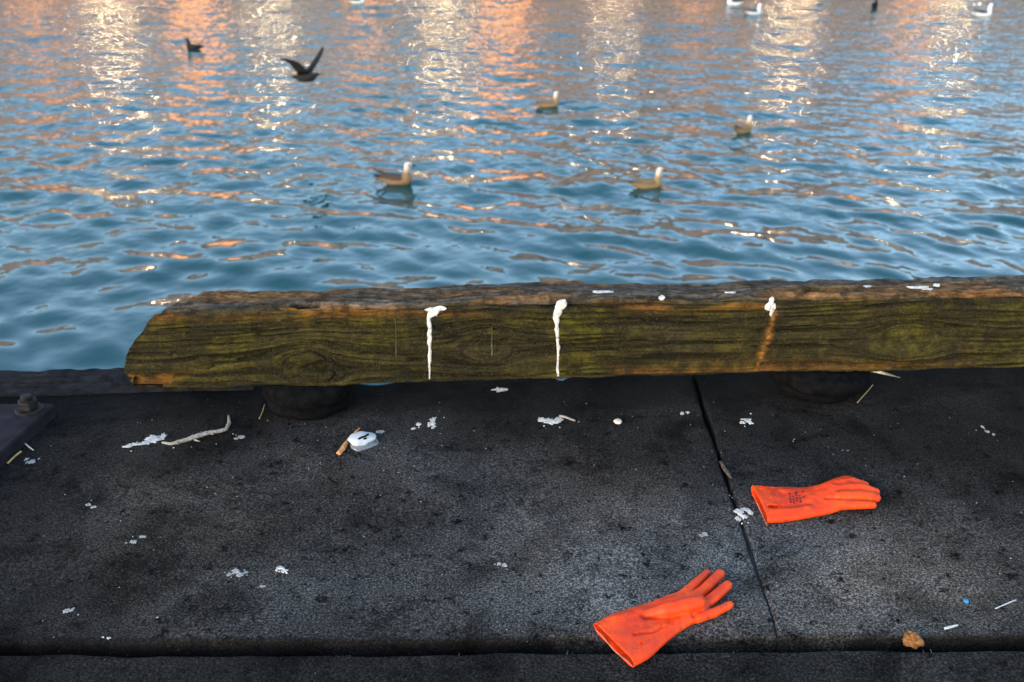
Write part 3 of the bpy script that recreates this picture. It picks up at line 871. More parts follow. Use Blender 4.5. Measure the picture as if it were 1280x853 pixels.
def smooth_poly(pts, keep, it=2):
    """Chaikin corner cutting except at the kept corners"""
    pts = [np.asarray(p, float) for p in pts]
    for _ in range(it):
        out, k2 = [], set()
        n = len(pts)
        for i in range(n):
            p, q = pts[i], pts[(i + 1) % n]
            if i in keep: k2.add(len(out)); out.append(p)
            else: out.append(p * 0.75 + q * 0.25)
            if (i + 1) % n not in keep: out.append(p * 0.25 + q * 0.75)
        pts, keep = out, k2
    return pts

def glove(outline_px, keep, cuff_px, thick, fingers, grooves, ridges, label, zpl=0.012, cav=0.05):
    P = lambda px, z=zpl: at(px[0], px[1], z)
    pts = smooth_poly([P(p)[:2] for p in outline_px], keep)
    allp = np.array([p[:2] for p in pts] + [P(q[:2], q[2])[:2] for f in fingers for q in f])
    h = 0.0017
    lo = np.array([*(allp.min(0) - 0.022), -0.004]); hi = np.array([*(allp.max(0) + 0.022), 0.066])
    n = np.ceil((hi - lo) / h).astype(int) + 1
    gx, gy, gz = (lo[i] + np.arange(n[i]) * h for i in range(3))
    X2, Y2 = np.meshgrid(gx, gy, indexing='ij')
    d2 = poly_sd(X2, Y2, pts)
    c0, c1 = P(cuff_px[0])[:2], P(cuff_px[1])[:2]
    cv = c1 - c0; cn_ = np.array([-cv[1], cv[0]]) / np.linalg.norm(cv)
    mid = allp.mean(0)
    if (mid - c0) @ cn_ < 0: cn_ = -cn_
    along = (X2 - c0[0]) * cn_[0] + (Y2 - c0[1]) * cn_[1]         # distance in from the cuff
    Lg = along.max()
    T = np.interp(along, [p[0] for p in thick], [p[1] for p in thick])
    r = T * 1.6
    # ignore the cuff edge for the rounding so that the mouth stays open
    ext = list(pts)
    d_side = poly_sd(X2, Y2, smooth_poly([(np.asarray(p) - cn_ * 0.06) if np.hypot(*(np.asarray(p) - c)) < 1e-6 else p for p in pts for c in (c0,)] , set(range(len(pts))), 0)) if False else d2
    far = []
    for p in pts:
        p = np.asarray(p)
        a = (p - c0) @ cn_
        far.append(p - cn_ * 0.08 if a < 0.012 else p)
    d_side = poly_sd(X2, Y2, far)
    def pillow(ds, Tt):
        k = np.clip(-ds / (Tt * 1.6), 0, 1)
        return Tt * np.sqrt(np.maximum(1 - (1 - k) ** 2, 0))
    Hh = pillow(d_side, T)
    wav = 0.0042 * (fbm(X2 * 22, Y2 * 22, 3, 140) - 0.5) + 0.0018 * (fbm(X2 * 70, Y2 * 70, 3, 141) - 0.5)
    for (poly, amp, sig) in grooves:
        w = [P(p)[:2] for p in poly]
        wav = wav - amp * np.exp(-(seg_dist(X2, Y2, w) / sig) ** 2)
    for (poly, amp, sig) in ridges:
        w = [P(p)[:2] for p in poly]
        wav = wav + amp * np.exp(-(seg_dist(X2, Y2, w) / sig) ** 2)
    Z = gz[None, None, :]
    zc = (T * 0.92)[..., None]
    top = Z > zc
    Hz = Hh[..., None] + np.where(top, wav[..., None], 0) * np.clip(-d_side / 0.012, 0, 1)[..., None]
    ds = d_side[..., None]
    f = np.where(ds < 0, np.abs(Z - zc) - Hz, np.hypot(np.maximum(ds, 0), np.maximum(np.abs(Z - zc) - 0.0005, 0)))
    f = np.where(ds < 0, np.maximum(f, -np.hypot(ds, 0) * 1.0 - 0 * Z) , f)
    X, Y = X2[..., None], Y2[..., None]
    for fg in fingers:
        ff = None
        q = [np.array([*P(p[:2], p[2])[:2], p[2]]) for p in fg]
        for i in range(len(q) - 1):
            c = capsule(X, Y, Z, q[i], q[i + 1], fg[i][3], fg[i + 1][3])
            ff = c if ff is None else np.minimum(ff, c)
        f = smin(f, ff, 0.0045)
    # open mouth
    inner = np.abs(Z - zc) - (Hh - 0.0030)[..., None]
    inner = np.maximum(inner, (along - cav)[..., None] + 0 * Z)
    inner = np.maximum(inner, (d_side + 0.003)[..., None])
    f = np.maximum(f, -inner)
    f = np.maximum(f, (-along)[..., None] + 0 * Z)
    V, Q = surface_nets(f, lo, h)
    for _ in range(2):                                            # light smoothing
        acc = np.zeros_like(V); cnt = np.zeros(len(V))
        for k in range(4):
            np.add.at(acc, Q[:, k], V[Q[:, (k + 1) % 4]]); np.add.at(cnt, Q[:, k], 1)
            np.add.at(acc, Q[:, (k + 1) % 4], V[Q[:, k]]); np.add.at(cnt, Q[:, (k + 1) % 4], 1)
        V = V * 0.5 + 0.5 * acc / cnt[:, None]
    V[:, 2] += deck_z(V[:, 0], V[:, 1]) * 0.5 + 0.002
    org = (float(mid[0]), float(mid[1]), 0.0)
    o = mk('rubber_glove', V, Q, M['rubber'], origin=org)
    tag(o, label, 'glove', 'orange rubber gloves dropped on the quay')
    # top height lookup for things lying on the surface
    topz = np.zeros(X2.shape)
    neg = f < 0
    topz = np.where(neg.any(2), gz[::-1][np.argmax(neg[:, :, ::-1], axis=2)], 0)
    def top_at(x, y):
        i = int(np.clip(round((x - lo[0]) / h), 0, n[0] - 1)); j = int(np.clip(round((y - lo[1]) / h), 0, n[1] - 1))
        return topz[i, j] + 0.002
    return o, c0, c1, cn_, top_at, P, T

# lower glove: palm up, thumb lying over the palm, fingers spread
gB, c0, c1, cn_, topB, PB, _ = glove(
    [(742, 783), (753, 776), (767, 769), (800, 759), (830, 749), (853, 741), (868, 742), (884, 752), (888, 764), (880, 776), (866, 780), (848, 791), (830, 806), (813, 823), (793, 834)],
    {0, 14}, ((742, 783), (793, 834)),
    [(0, 0.0125), (0.06, 0.012), (0.14, 0.0125), (0.20, 0.015), (0.3, 0.014)],
    [[(852, 746, .016, .0115), (868, 732, .017, .0102), (884, 717, .013, .0078)],
     [(864, 752, .016, .0125), (884, 735, .019, .0120), (900, 718, .018, .0104)],
     [(874, 762, .016, .0125), (892, 748, .020, .0120), (909, 733, .019, .0108)],
     [(872, 773, .014, .0115), (892, 767, .015, .0104), (912, 757, .014, .0085)],
     [(806, 771, .013, .010), (832, 764, .030, .0150), (858, 758, .038, .0160), (874, 754, .039, .0138)]],
    [([(806, 777), (825, 774), (848, 772), (868, 764)], 0.0105, 0.0080), ([(792, 800), (803, 797), (816, 796), (828, 790)], 0.0060, 0.0034),
     ([(866, 776), (876, 772)], 0.008, 0.0045), ([(812, 764), (830, 754), (848, 747)], 0.003, 0.004), ([(800, 812), (826, 797)], 0.0035, 0.006)],
    [([(770, 780), (800, 771)], 0.0045, 0.010), ([(800, 815), (830, 793), (865, 772)], 0.003, 0.008)],
    'orange rubber glove lying palm up with spread fingers near the slab gap')
mb = MB()
mb.tube([np.array([*(c0 + (c1 - c0) * t + cn_ * 0.0005), 0.0055 + 0.0035 * math.sin(t * 9)]) for t in np.linspace(0.06, 0.95, 24)], 0.0010, 6)
mb.build('cuff_lining', M['lining'], gB, smooth=True)
# upper glove: back of the hand up, fingers together
gA, c0, c1, cn_, topA, PA, _ = glove(
    [(941, 609), (957, 610.5), (980, 611.5), (1005, 612), (1024, 610), (1040, 604), (1054, 600), (1066, 602), (1074, 612), (1074, 624), (1062, 634), (1044, 641), (1020, 645), (990, 651), (963, 655), (950, 642), (943, 626)],
    {0, 14}, ((938, 609), (960, 656)),
    [(0, 0.0135), (0.06, 0.012), (0.14, 0.013), (0.20, 0.018), (0.3, 0.019)],
    [[(1046, 608, .022, .015), (1066, 604, .027, .0135), (1081, 608, .019, .0105)],
     [(1048, 614, .024, .015), (1075, 611, .029, .0138), (1094, 616, .019, .0112)],
     [(1048, 622, .024, .015), (1076, 620, .027, .0138), (1095, 623, .018, .0115)],
     [(1034, 632, .017, .013), (1068, 632, .018, .0115), (1091, 632, .013, .0092)]],
    [([(1032, 630), (1050, 632), (1072, 628)], 0.0085, 0.0050), ([(965, 614), (1010, 614)], 0.005, 0.007), ([(962, 640), (985, 638), (1008, 634)], 0.0055, 0.006), ([(951, 617), (956, 612)], 0.003, 0.004)],
    [([(1012, 628), (1040, 620), (1060, 616)], 0.0015, 0.014), ([(965, 646), (1010, 640)], 0.003, 0.007)],
    'orange rubber glove lying back up with fingers together right of the slab joint')
mb = MB()
mb.tube([np.array([*(c0 + (c1 - c0) * t - cn_ * 0.0005), 0.0080 + 0.002 * math.sin(t * 5)]) for t in np.linspace(0.40, 0.97, 24)], 0.0010, 6)
mb.build('cuff_lining', M['lining'], gA, smooth=True)
mb = MB()
pr = random.Random(5)
for row in range(5):
    for k in range(4):
        if pr.random() < 0.12: continue
        u = 986.5 + row * 4.1 + k * 0.6; v = 618.3 + k * 3.2 + (row % 2) * 0.9 - row * 0.5
        c = PA((u, v), 0.025)
        w, l = pr.uniform(.0016, .0028), pr.uniform(.0022, .0040)
        a = pr.uniform(-0.5, 0.5)
        ring = []
        for (sx, sy) in ((-1, -1), (0, -1.2), (1, -0.8), (1.1, 0.2), (0.8, 1), (-0.1, 0.7), (-1, 1)):
            x = c[0] + sx * w * math.cos(a) - sy * l * math.sin(a); y = c[1] + sx * w * math.sin(a) + sy * l * math.cos(a)
            ring.append((x, y, topA(x, y) + 0.0022))
        mb.add(ring, [tuple(range(len(ring)))])
mb.build('printed_mark', M['ink'], gA)

# ------------------------------------------------------------------ gulls
def gull_mats(name, back, breast, head, dark):
    def mm(n, col, var, sc): return simple(name + '_' + n, col, 0.85, var, sc, 0.4, 0.2)
    N = Nodes(name + '_body')
    sepx = N.n.new('ShaderNodeSeparateXYZ'); N.link(N.coord(), sepx.inputs[0])
    mot = N.noise(45.0, 4, 0.6)
    zf = N.math('ADD', sepx.outputs['Z'], N.math('MULTIPLY', N.math('SUBTRACT', mot, 0.5), 0.06))
    body = N.mix(N.ramp(zf, [(0.03, 0.0), (0.085, 1.0)]), breast, N.mix(N.ramp(mot, [(0.35, 0.0), (0.6, 1.0)]), tuple(c * 0.45 for c in back), back))
    fx_ = N.ramp(N.math('ADD', sepx.outputs['X'], 0.3), [(0.36, 0.0), (0.40, 1.0)])
    body = N.mix(fx_, body, N.mix(N.ramp(mot, [(0.4, 0.0), (0.6, 1.0)]), tuple(c * 0.75 for c in breast), breast))
    zz = N.ramp(N.math('ADD', sepx.outputs['Z'], 0.3), [(0.43, 0.0), (0.49, 1.0)])
    body = N.mix(N.math('MULTIPLY', zz, fx_), body, N.mix(mot, tuple(c * 0.8 for c in head), head))
    N.set(body, 0.85, 0.2)
    return {'body': N.m, 'wing': mm('wing', back, 0.6, 60), 'tail': mm('tail', dark, 0.3, 60), 'bill': mm('bill', (0.02, 0.02, 0.02), 0.2, 60), 'eye': mm('eye', (0.008, 0.008, 0.008), 0.2, 60)}
def ell(X, Y, Z, c, r):
    k = np.sqrt(((X - c[0]) / r[0]) ** 2 + ((Y - c[1]) / r[1]) ** 2 + ((Z - c[2]) / r[2]) ** 2)
    return (k - 1) * min(r)
def gull_body(flying=False):
    h = 0.006
    lo = np.array([-0.26, -0.11, -0.09]); n = np.ceil(np.array([0.58, 0.22, 0.40]) / h).astype(int)
    g = [lo[i] + np.arange(n[i]) * h for i in range(3)]
    X, Y, Z = np.meshgrid(*g, indexing='ij')
    f = ell(X, Y, Z, (0.0, 0, 0.035), (0.17, 0.078, 0.068))
    f = smin(f, ell(X, Y, Z, (0.105, 0, 0.045), (0.075, 0.068, 0.070)), 0.03)
    f = smin(f, ell(X, Y, Z, (-0.15, 0, 0.060), (0.10, 0.045, 0.030)), 0.03)
    if flying:
        f = smin(f, capsule(X, Y, Z, (0.13, 0, 0.055), (0.20, 0, 0.075), 0.042, 0.032), 0.025)
        f = smin(f, ell(X, Y, Z, (0.225, 0, 0.082), (0.040, 0.031, 0.030)), 0.012)
    else:
        f = smin(f, capsule(X, Y, Z, (0.125, 0, 0.075), (0.134, 0, 0.190), 0.054, 0.035), 0.03)
        f = smin(f, ell(X, Y, Z, (0.148, 0, 0.220), (0.046, 0.036, 0.036)), 0.014)
    return surface_nets(f, lo, h)
GULL_BODY = gull_body(); FLY_BODY = gull_body(True)
def sheet(outline, zfun, thick, n=10):
    """outline: list of (x, y_inner, y_outer); thin curved solid"""
    V, F = [], []
    m = len(outline)
    for s in (1, -1):
        for (x, a, b) in outline:
            for k in range(n):
                y = a + (b - a) * k / (n - 1)
                e = min(1, 4.0 * k * (n - 1 - k) / (n - 1) ** 2 + 0.15)
                V.append((x, y, zfun(x, y) + s * thick * e))
    for i in range(m - 1):
        for k in range(n - 1):
            a = i * n + k
            F.append((a, a + 1, a + n + 1, a + n)); o = m * n
            F.append((o + a, o + a + n, o + a + n + 1, o + a + 1))
    o = m * n
    edge = [i * n for i in range(m)] + [(m - 1) * n + k for k in range(1, n)] + [i * n + n - 1 for i in range(m - 2, -1, -1)] + [k for k in range(n - 2, 0, -1)]
    for j in range(len(edge)):
        a, b = edge[j], edge[(j + 1) % len(edge)]; F.append((a, b, o + b, o + a))
    return V, F
def make_gull(mats):
    r = empty('gull', (0, 0, 0))
    mk('body', *GULL_BODY, mats['body'], r)
    for s in (-1, 1):
        ol = [(0.085, 0.030, 0.070), (0.04, 0.018, 0.084), (-0.03, 0.010, 0.088), (-0.10, 0.008, 0.076), (-0.17, 0.004, 0.054), (-0.235, 0.010, 0.032), (-0.275, 0.014, 0.020)]
        def zf(x, y):
            y = abs(y)
            return 0.108 - 6.0 * y * y + (0.010 if x < -0.1 else 0) + max(0, -x - 0.12) * 0.32 - max(0, x - 0.02) * 0.25
        V, F = sheet([(x, s * a, s * b) for (x, a, b) in ol], zf, 0.006)
        F = F if s > 0 else [f[::-1] for f in F]
        mk('wing', np.array(V), F, mats['wing'], r)
        b = MB(); b.lathe((0.164, s * 0.032, 0.228), [(0.004, -0.008), (0.013, -0.004), (0.013, 0.004), (0.004, 0.008)], 8); b.build('eye', mats['eye'], r)
    V, F = sheet([(-0.17, -0.028, 0.028), (-0.215, -0.040, 0.040), (-0.262, -0.046, 0.046)], lambda x, y: 0.072 + (-x - 0.17) * 0.22 - 2 * y * y, 0.006)
    mk('tail', np.array(V), F, mats['tail'], r)
    b = MB(); b.tube([(0.182, 0, 0.218), (0.205, 0, 0.216), (0.232, 0, 0.211), (0.240, 0, 0.204)], [0.0125, 0.010, 0.008, 0.003], 8); b.build('bill', mats['bill'], r, smooth=True)
    return r
def copy_thing(root):
    c = root.copy(); C.objects.link(c)
    for ch in list(root.children):
        k = ch.copy(); C.objects.link(k); k.parent = c
    return c
GM = {
    'brown': gull_mats('brown_gull', (0.085, 0.050, 0.034), (0.30, 0.175, 0.080), (0.74, 0.58, 0.47), (0.015, 0.011, 0.010)),
    'tan': gull_mats('tan_gull', (0.22, 0.135, 0.065), (0.36, 0.225, 0.095), (0.78, 0.60, 0.46), (0.02, 0.014, 0.011)),
    'dark': gull_mats('dark_gull', (0.014, 0.012, 0.011), (0.016, 0.013, 0.012), (0.02, 0.017, 0.016), (0.008, 0.008, 0.008)),
    'pied': gull_mats('pied_gull', (0.03, 0.03, 0.033), (0.70, 0.70, 0.70), (0.75, 0.75, 0.75), (0.02, 0.02, 0.02)),
}
protos = {}
def swim(px, py, kind, rz, scale, label):
    p = at(px, py, WATER_Z)
    if kind not in protos: o = protos[kind] = make_gull(GM[kind])
    else: o = copy_thing(protos[kind])
    o.location = (p[0], p[1], WATER_Z + float(wave(np.array(p[0]), np.array(p[1]))) + 0.010)
    o.rotation_euler = (0, 0, R(rz)); o.scale = (scale,) * 3
    tag(o, label, 'gull', 'gulls on the harbour water')
swim(496, 231, 'brown', -4, 1.22, 'mottled brown gull with pale head, nearest the left half of the rail')
swim(810, 235, 'tan', 10, 1.10, 'pale tan gull with dark tail swimming behind the middle of the rail')
swim(929, 166, 'tan', 40, 1.05, 'tan gull turned half away, swimming at the right by a glitter streak')
swim(686, 133, 'tan', 22, 1.05, 'small tan gull with upright neck near the middle of the harbour')
swim(243, 62, 'dark', 172, 1.0, 'small dark gull beside the orange reflection at the upper left')
swim(942, 18, 'pied', 8, 1.15, 'black backed gull with bright white head facing right, far out')
swim(918, 6, 'pied', 170, 1.25, 'black and white gull cut by the top edge, beside another pied gull')
swim(1093, 10, 'dark', 60, 1.05, 'tiny dark gull far out between two right hand glitter streaks')
swim(1228, 19, 'pied', -6, 1.35, 'black backed gull in the glitter at the upper right corner')
swim(447, 5, 'pied', 12, 1.2, 'pied gull at the top edge left of the brightest streak')

def flying_gull():
    m = GM['dark']
    r = empty('flying_gull', (0, 0, 0))
    mk('body', *FLY_BODY, m['body'], r)
    V, F = sheet([(-0.17, -0.028, 0.028), (-0.23, -0.055, 0.055), (-0.275, -0.062, 0.062)], lambda x, y: 0.066, 0.006)
    mk('tail', np.array(V), F, m['tail'], r)
    b = MB(); b.tube([(0.258, 0, 0.082), (0.28, 0, 0.080), (0.30, 0, 0.074)], [0.012, 0.010, 0.003], 8); b.build('bill', m['bill'], r, smooth=True)
    for s in (-1, 1):
        # wing: stations out along the span (t), chord from lead to trail, raised in a V and swept at the tip
        V, F = [], []
        if s < 0:
            st = [(0.02, 0.10, -0.11, 0.03), (0.10, 0.11, -0.11, 0.12), (0.17, 0.09, -0.12, 0.20), (0.23, 0.04, -0.14, 0.27), (0.28, -0.03, -0.18, 0.31), (0.32, -0.10, -0.22, 0.33), (0.34, -0.17, -0.235, 0.335)]
        else:
            st = [(0.02, 0.08, -0.06, 0.03), (0.12, 0.13, -0.01, 0.12), (0.22, 0.18, 0.05, 0.21), (0.30, 0.21, 0.10, 0.28), (0.36, 0.225, 0.14, 0.34), (0.41, 0.225, 0.17, 0.385), (0.43, 0.215, 0.19, 0.40)]
        nn = 7
        for sg in (1, -1):
            for (t, a, b_, z) in st:
                for k in range(nn):
                    u = k / (nn - 1); x = a + (b_ - a) * u
                    V.append((x, s * t * 0.80, 0.035 + z + 0.018 * math.sin(math.pi * u) + sg * 0.006 * (0.2 + math.sin(math.pi * min(1, u * 1.1)))))
        m_ = len(st); o = m_ * nn
        for i in range(m_ - 1):
            for k in range(nn - 1):
                a = i * nn + k
                F.append((a, a + 1, a + nn + 1, a + nn)); F.append((o + a, o + a + nn, o + a + nn + 1, o + a + 1))
        edge = [i * nn for i in range(m_)] + [(m_ - 1) * nn + k for k in range(1, nn)] + [i * nn + nn - 1 for i in range(m_ - 2, -1, -1)] + [k for k in range(nn - 2, 0, -1)]
        for j in range(len(edge)):
            a, b2 = edge[j], edge[(j + 1) % len(edge)]; F.append((a, b2, o + b2, o + a))
        mk('wing', np.array(V), F if s < 0 else [f[::-1] for f in F], m['wing'], r)
    D = 16.2
    z = CAM_H - D * math.tan(PITCH + math.atan((97 - 426.5) / FPX))
    p = at(382, 97, z)
    r.location = (p[0], p[1], z - 0.04)
    r.rotation_euler = (R(0), R(-6), R(-20))
    tag(r, 'dark gull flying low over the water with both wings raised', 'gull')
flying_gull()

# ------------------------------------------------------------------ litter and droppings on the deck
def splat(blobs, hgt, seed, n=44, rings=4):
    """blobs: (px, py, half width px, half height px) -> low irregular domes on the deck"""
    b = MB()
    r3 = random.Random(seed)
    blobs = list(blobs) + [(px + r3.gauss(0, 1.5 * wx), py + r3.gauss(0, 1.5 * wy), r3.uniform(.6, 1.4), r3.uniform(.4, .9)) for (px, py, wx, wy) in list(blobs) for _ in range(1)]
    for j, (px, py, wx, wy) in enumerate(blobs):
        c = at(px, py)
        ex = abs(at(px + wx, py)[0] - c[0]); ey = abs(at(px, py + wy)[1] - at(px, py - wy)[1]) / 2
        V = [(c[0], c[1], deck_z(c[0], c[1]) + hgt)]
        for i in range(1, rings + 1):
            t = i / rings
            for k in range(n):
                a = 2 * math.pi * k / n
                q = 1 + 1.1 * (float(fbm(np.array(math.cos(a) * 2.6 + seed * 3.1 + j * 7), np.array(math.sin(a) * 2.6 + j * 3), 4, 150)) - 0.5) * 2 * t
                x, y = c[0] + ex * t * q * math.cos(a), c[1] + ey * t * q * math.sin(a)
                z = float(deck_z(np.array(x), np.array(y))) + hgt * (1 - t ** 3) * (0.4 + 1.2 * float(noise2(np.array(x * 160), np.array(y * 160), 151))) - (0.004 if i == rings else 0)
                V.append((x, y, z + 0.0009))
        F = [(0, 1 + k, 1 + (k + 1) % n) for k in range(n)]
        for i in range(rings - 1):
            for k in range(n):
                k2 = (k + 1) % n
                F.append((1 + i * n + k, 1 + (i + 1) * n + k, 1 + (i + 1) * n + k2, 1 + i * n + k2))
        b.add(V, F)
    return b
def dropping(blobs, label, seed, mat='dropping', hgt=0.0006):
    c = at(blobs[0][0], blobs[0][1])
    o = splat(blobs, hgt, seed).build('bird_dropping', M[mat], origin=tuple(c), smooth=True)
    tag(o, label, 'bird dropping', 'bird droppings on the quay slabs')
dropping([(192, 549, 13, 5), (183, 553, 7, 3), (203, 546, 5, 4), (172, 555.5, 9, 1.8), (160, 558, 8, 1.7)], 'large white dropping with a tail pointing left, beside the grey twig', 1)
dropping([(541, 525, 4, 3), (539, 530, 4.5, 3.5), (542, 534, 3, 2.5)], 'upright white dropping under the left dropping streak of the rail', 2)
dropping([(523, 531, 3, 2), (517, 536, 3, 1.5)], 'small broken white dropping left of the upright one', 3)
dropping([(476, 540, 5, 2)], 'small oval grey dropping right of the white plastic lid', 4, 'dropping_dull')
dropping([(302, 547, 6, 2), (296, 549, 3, 1.2)], 'faint grey dropping right of the grey twig', 5, 'dropping_dull')
dropping([(933, 526, 7, 3), (928, 529, 4, 2), (938, 529, 4, 2.5)], 'white dropping right of the slab joint, in front of the rail', 6)
dropping([(853, 517, 2.6, 2), (860, 516, 2, 1.6)], 'two tiny white drops left of the top of the slab joint', 7)
dropping([(924, 641, 6, 3.5), (932, 638, 6, 3), (938, 642, 4, 4), (930, 647, 5, 3), (922, 649, 3, 3)], 'white ring shaped dropping on the joint beside the glove cuff', 8)
dropping([(881, 668, 5, 3), (877, 670, 4, 2)], 'faint bluish dropping left of the joint above the lower glove', 9, 'dropping_dull')
dropping([(117, 633, 5, 2.5), (110, 630, 4, 2)], 'faint grey dropping at the left, below the steel plate', 10, 'dropping_dull')
dropping([(167, 677, 5, 3), (178, 671, 6, 1.6)], 'pale grey two part dropping on the left slab', 11, 'dropping_dull')
dropping([(294, 714, 6, 4), (300, 719, 6, 3), (308, 716, 3, 1.5), (286, 718, 3, 3)], 'broken grey dropping, left one of a pair on the left slab', 12, 'dropping_dull')
dropping([(350, 710, 6, 2), (356, 714, 5, 3), (346, 713, 3, 1.5)], 'whiter broken dropping, right one of a pair on the left slab', 13)
dropping([(85, 764, 7, 3.5), (92, 761, 3, 1.5)], 'grey dropping near the lower left corner above the slab gap', 14, 'dropping_dull')
dropping([(623, 487, 9, 3)], 'white dropping on the slab rim under the middle of the rail', 15)
dropping([(328, 733, 5, 1.4)], 'thin pale smear below the pair of broken droppings', 16, 'dropping_dull')
dropping([(136, 798, 2.6, 1.6)], 'tiny white drop at the rim of the gap, lower left', 17)
dropping([(630, 707, 4, 2.4), (624, 705, 3, 2)], 'faint bluish drop in the middle of the left slab', 18, 'dropping_dull')
dropping([(1234, 540, 3, 1.6), (1228, 534, 2, 1.4), (1242, 543, 2, 1.2)], 'scatter of pale drops at the far right in front of the rail', 19, 'dropping_dull')
dropping([(39, 577, 5, 3), (33, 574, 3, 2)], 'pale crumbled dropping beside the steel plate', 20, 'dropping_dull')
dropping([(687, 527, 11, 4), (677, 525, 6, 3), (698, 524, 7, 3)], 'bright white dropping with a dark hollow in front of the rail', 21)

def strand(name, pts, rad, mat, label, cat, n=7, sq=1.0, lift=0.002):
    P = [np.array(at(p[0], p[1], 0)) for p in pts]
    rads = [p[2] for p in pts]
    # resample with little kinks
    out, rr = [], []
    for i in range(len(P) - 1):
        for k in range(5):
            t = k / 5; q = P[i] * (1 - t) + P[i + 1] * t
            q[:2] += (rng.random(2) - 0.5) * 0.25 * rads[i]
            out.append(q); rr.append((rads[i] * (1 - t) + rads[i + 1] * t) * (0.9 + 0.2 * rng.random()))
    out.append(P[-1]); rr.append(rads[-1])
    for q, r_ in zip(out, rr): q[2] = float(deck_z(np.array(q[0]), np.array(q[1]))) + r_ * sq * 0.8 + lift
    b = MB(); b.tube(out, rr, n, sq)
    o = b.build(name, M[mat], origin=tuple(P[0]), smooth=True)
    return tag(o, label, cat)
tw = strand('twig', [(203, 555, .003), (214, 557, .005), (228, 554, .006), (242, 550, .007), (256, 546, .0065), (270, 543, .0055), (283, 540, .005), (287, 533, .005), (286, 522, .0028)], None, 'twig', 'bent grey twig lying between the rail and a white dropping', 'twig')
for pts in ([(222, 555, .003), (221, 551, .0014)], [(266, 543, .003), (262, 539, .0014)], [(243, 550, .003), (250, 552, .0012)]):
    P = [at(p[0], p[1], 0.008) for p in pts]
    b = MB(); b.tube(P, [p[2] for p in pts], 6); b.build('side_shoot', M['twig'], tw, smooth=True)
strand('wood_splinter', [(423, 569, .0085), (428, 563, .0085), (436, 552, .006), (444, 543, .004), (450, 537, .0025)], None, 'stick', 'orange brown splinter of wood leaning by a white plastic lid', 'splinter', 5, 0.45)
strand('straw', [(10, 581, .0026), (18, 573, .0028), (27, 566, .0026)], None, 'straw', 'golden straw lying beside the steel plate', 'straw', 6)
strand('dry_stalk', [(31, 556, .0018), (37, 561, .002), (42, 564, .0015)], None, 'shell', 'short brown stalk beside the steel plate, above the straw', 'stalk', 6)
strand('dark_twig', [(699, 522, .0032), (708, 524, .0032), (719, 528, .0022)], None, 'twig', 'short brown twig beside a white dropping before the rail', 'twig', 6)
strand('grass_stalk', [(324, 525, .0012), (328, 517, .0014), (331, 507, .0012)], None, 'straw', 'thin stalk at the left side of the left block', 'stalk', 5)
strand('dry_grass', [(1072, 503, .0014), (1080, 494, .0016), (1091, 482, .0012)], None, 'straw', 'thin dry grass blade at the right side of the right block', 'stalk', 5)
strand('pale_stick', [(1180, 788, .0028), (1188, 786, .0030), (1197, 783, .002)], None, 'plastic', 'short white stick near the slab gap at the lower right', 'stick', 6)
strand('white_thread', [(1244, 762, .0012), (1256, 757, .0016), (1270, 751, .0014)], None, 'plastic', 'thin white thread at the right edge near the lower corner', 'thread', 5)
strand('leaf_litter', [(901, 578, .004), (905, 587, .006), (910, 594, .0055), (914, 599, .003)], None, 'leaf', 'clump of brown leaf litter stuck in the slab joint', 'litter', 7, 0.6)
# pale splinter torn from the rail's underside at the right
def rail_splinter():
    b = MB()
    p0, p1, p2 = at(1066, 462, 0.098), at(1098, 464, 0.090), at(1118, 470, 0.062)
    for k, (dx, dz, r_) in enumerate(((0, 0, .0055), (0.006, -0.006, .004), (-0.01, 0.004, .003))):
        b.tube([p0 + np.array([0, 0.03, dz]), p1 + np.array([dx, 0, dz]), p2 + np.array([dx * 3, 0, dz])], [r_ * .8, r_, r_ * 0.4], 6, 0.6)
    o = b.build('loose_splinter', M['splinter'], rail_o, smooth=True)
    o['label'] = 'pale torn splinter under the right part of the rail'
rail_splinter()
# white lid: a shallow crumpled dome on a clear rim
def lid():
    c = at(452, 555)
    b = MB()
    prof = [(0.030, 0.0), (0.033, 0.002), (0.032, 0.005), (0.026, 0.010), (0.015, 0.014), (0.002, 0.015)]
    crump = lambda w, i: 0.11 * math.sin(2 * w + 1) + 0.09 * math.sin(3 * w + i * 0.9) + 0.03 * math.sin(7 * w - i)
    b.lathe((0, 0, 0), prof, 34, crump)
    o = b.build('plastic_lid', M['plastic'], smooth=True)
    tag(o, 'crumpled white plastic lid beside the orange brown splinter', 'lid')
    b = MB()
    for (x, y, l, a) in ((-0.006, -0.012, 0.012, 0.5), (0.004, -0.008, 0.013, 0.35), (0.013, -0.002, 0.010, 0.6), (0.006, -0.016, 0.008, 0.2)):
        r_ = math.hypot(x, y); z = float(np.interp(r_, [p[0] for p in prof[::-1]], [p[1] for p in prof[::-1]]))
        b.box((x, y, z + 0.0022), (l, 0.0034, 0.0050), a)
    b.build('dark_mark', M['tar'], o)
    b = MB()
    b.lathe((0.004, -0.016, 0), [(0.024, -0.014), (0.031, -0.010), (0.034, -0.004), (0.031, 0.0)], 34, crump)
    N = Nodes('clouded_clear_plastic'); N.b.inputs['Transmission Weight'].default_value = 0.8
    N.set((0.55, 0.58, 0.62), 0.25)
    b.build('clear_rim', N.m, o, smooth=True)
    o.location = (c[0], c[1] + 0.004, 0.012); o.rotation_euler = (R(17), R(4), R(20)); o.scale = (1.08, 0.80, 1.0)
lid()
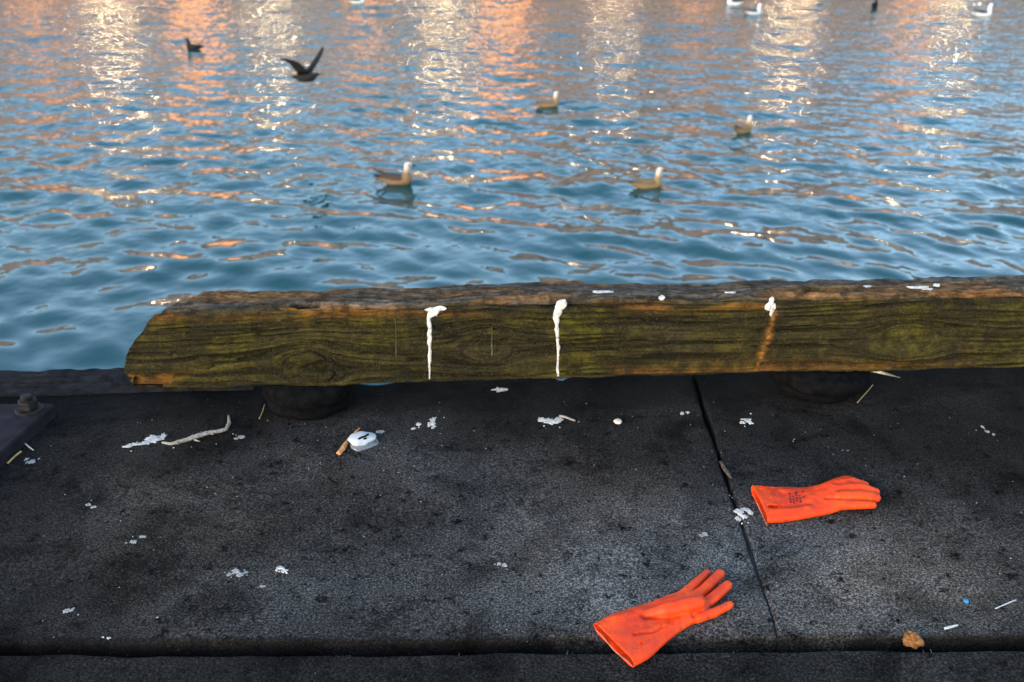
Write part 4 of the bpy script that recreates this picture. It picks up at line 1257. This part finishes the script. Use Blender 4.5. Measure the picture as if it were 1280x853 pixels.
def lump(name, px, py, size, mat, label, cat, seed, h_=0.7, rough=0.5):
    c = at(px, py)
    u, v = 22, 14
    V = [(0, 0, 0.0)]
    V = []
    for i in range(v + 1):
        ph = -math.pi / 2 + math.pi * i / v
        for k in range(u):
            th = 2 * math.pi * k / u
            d = np.array([math.cos(ph) * math.cos(th), math.cos(ph) * math.sin(th), math.sin(ph)])
            q = 1 + rough * 2 * (float(fbm(np.array(d[0] * 2.2 + d[2] * 1.7 + seed), np.array(d[1] * 2.2 - d[2] * 1.1 + seed * 2), 4, 160)) - 0.5)
            V.append((d[0] * size * q, d[1] * size * q, max(-0.002, size * h_ * (0.6 + d[2] * q))))
    F = [(i * u + k, i * u + (k + 1) % u, (i + 1) * u + (k + 1) % u, (i + 1) * u + k) for i in range(v) for k in range(u)]
    o = mk(name, np.array(V) + np.array([c[0], c[1], float(deck_z(np.array(c[0]), np.array(c[1])))]), F, M[mat], origin=tuple(c))
    return tag(o, label, cat)
lump('sponge_scrap', 1141, 803, 0.019, 'sponge', 'ragged orange brown sponge scrap on the rim of the slab gap', 'sponge', 3, 0.8, 0.75)
lump('broken_shell', 772, 529, 0.011, 'shell', 'small brown and white broken shell in front of the rail', 'shell', 5, 0.6, 0.4)
lump('blue_scrap', 1207, 753, 0.0055, 'blue', 'tiny blue plastic scrap on the right slab', 'scrap', 8, 0.5, 0.5)

# grit: uncountable pale crumbs, denser in the gap
def grit():
    b = MB()
    r2 = random.Random(3)
    def crumb(x, y, z, s):
        pts = [(x + s * r2.uniform(.5, 1.2) * math.cos(a), y + s * r2.uniform(.5, 1.2) * math.sin(a), z) for a in (0.2, 1.7, 3.2, 4.6)]
        b.add(pts + [(x, y, z + s * 0.9)], [(0, 1, 4), (1, 2, 4), (2, 3, 4), (3, 0, 4)])
    for _ in range(300):
        px, py = r2.uniform(-60, 1340), r2.choice((r2.uniform(500, 800), r2.uniform(500, 640), r2.uniform(828, 870)))
        p = at(px, py); crumb(p[0], p[1], float(deck_z(np.array(p[0]), np.array(p[1]))) - (0.008 if py > 820 else 0.0), r2.uniform(0.0010, 0.0028))
    for _ in range(150):
        x = r2.uniform(-1.1, 1.1); p = line_at_x(J0, J1, x)
        crumb(x, p[1] - r2.uniform(0.004, 0.03), -0.053, r2.uniform(0.0012, 0.0035))
    o = b.build('grit', M['dropping_dull'])
    tag(o, kind='stuff')
    b = MB()
    for _ in range(46):
        x = r2.uniform(-1.0, 1.0); p = line_at_x(J0, J1, x); y = p[1] - r2.uniform(0.0, 0.034)
        a = r2.uniform(0, 3.14); l = r2.uniform(0.006, 0.018)
        b.tube([(x, y, -0.050), (x + l * math.cos(a) * .5, y + l * math.sin(a) * .5, -0.050 + r2.uniform(0, .012)), (x + l * math.cos(a), y + l * math.sin(a), -0.050 + r2.uniform(0, .02))], [0.0008, 0.0009, 0.0005], 4)
    tag(b.build('chaff', M['splinter']), kind='stuff')
grit()
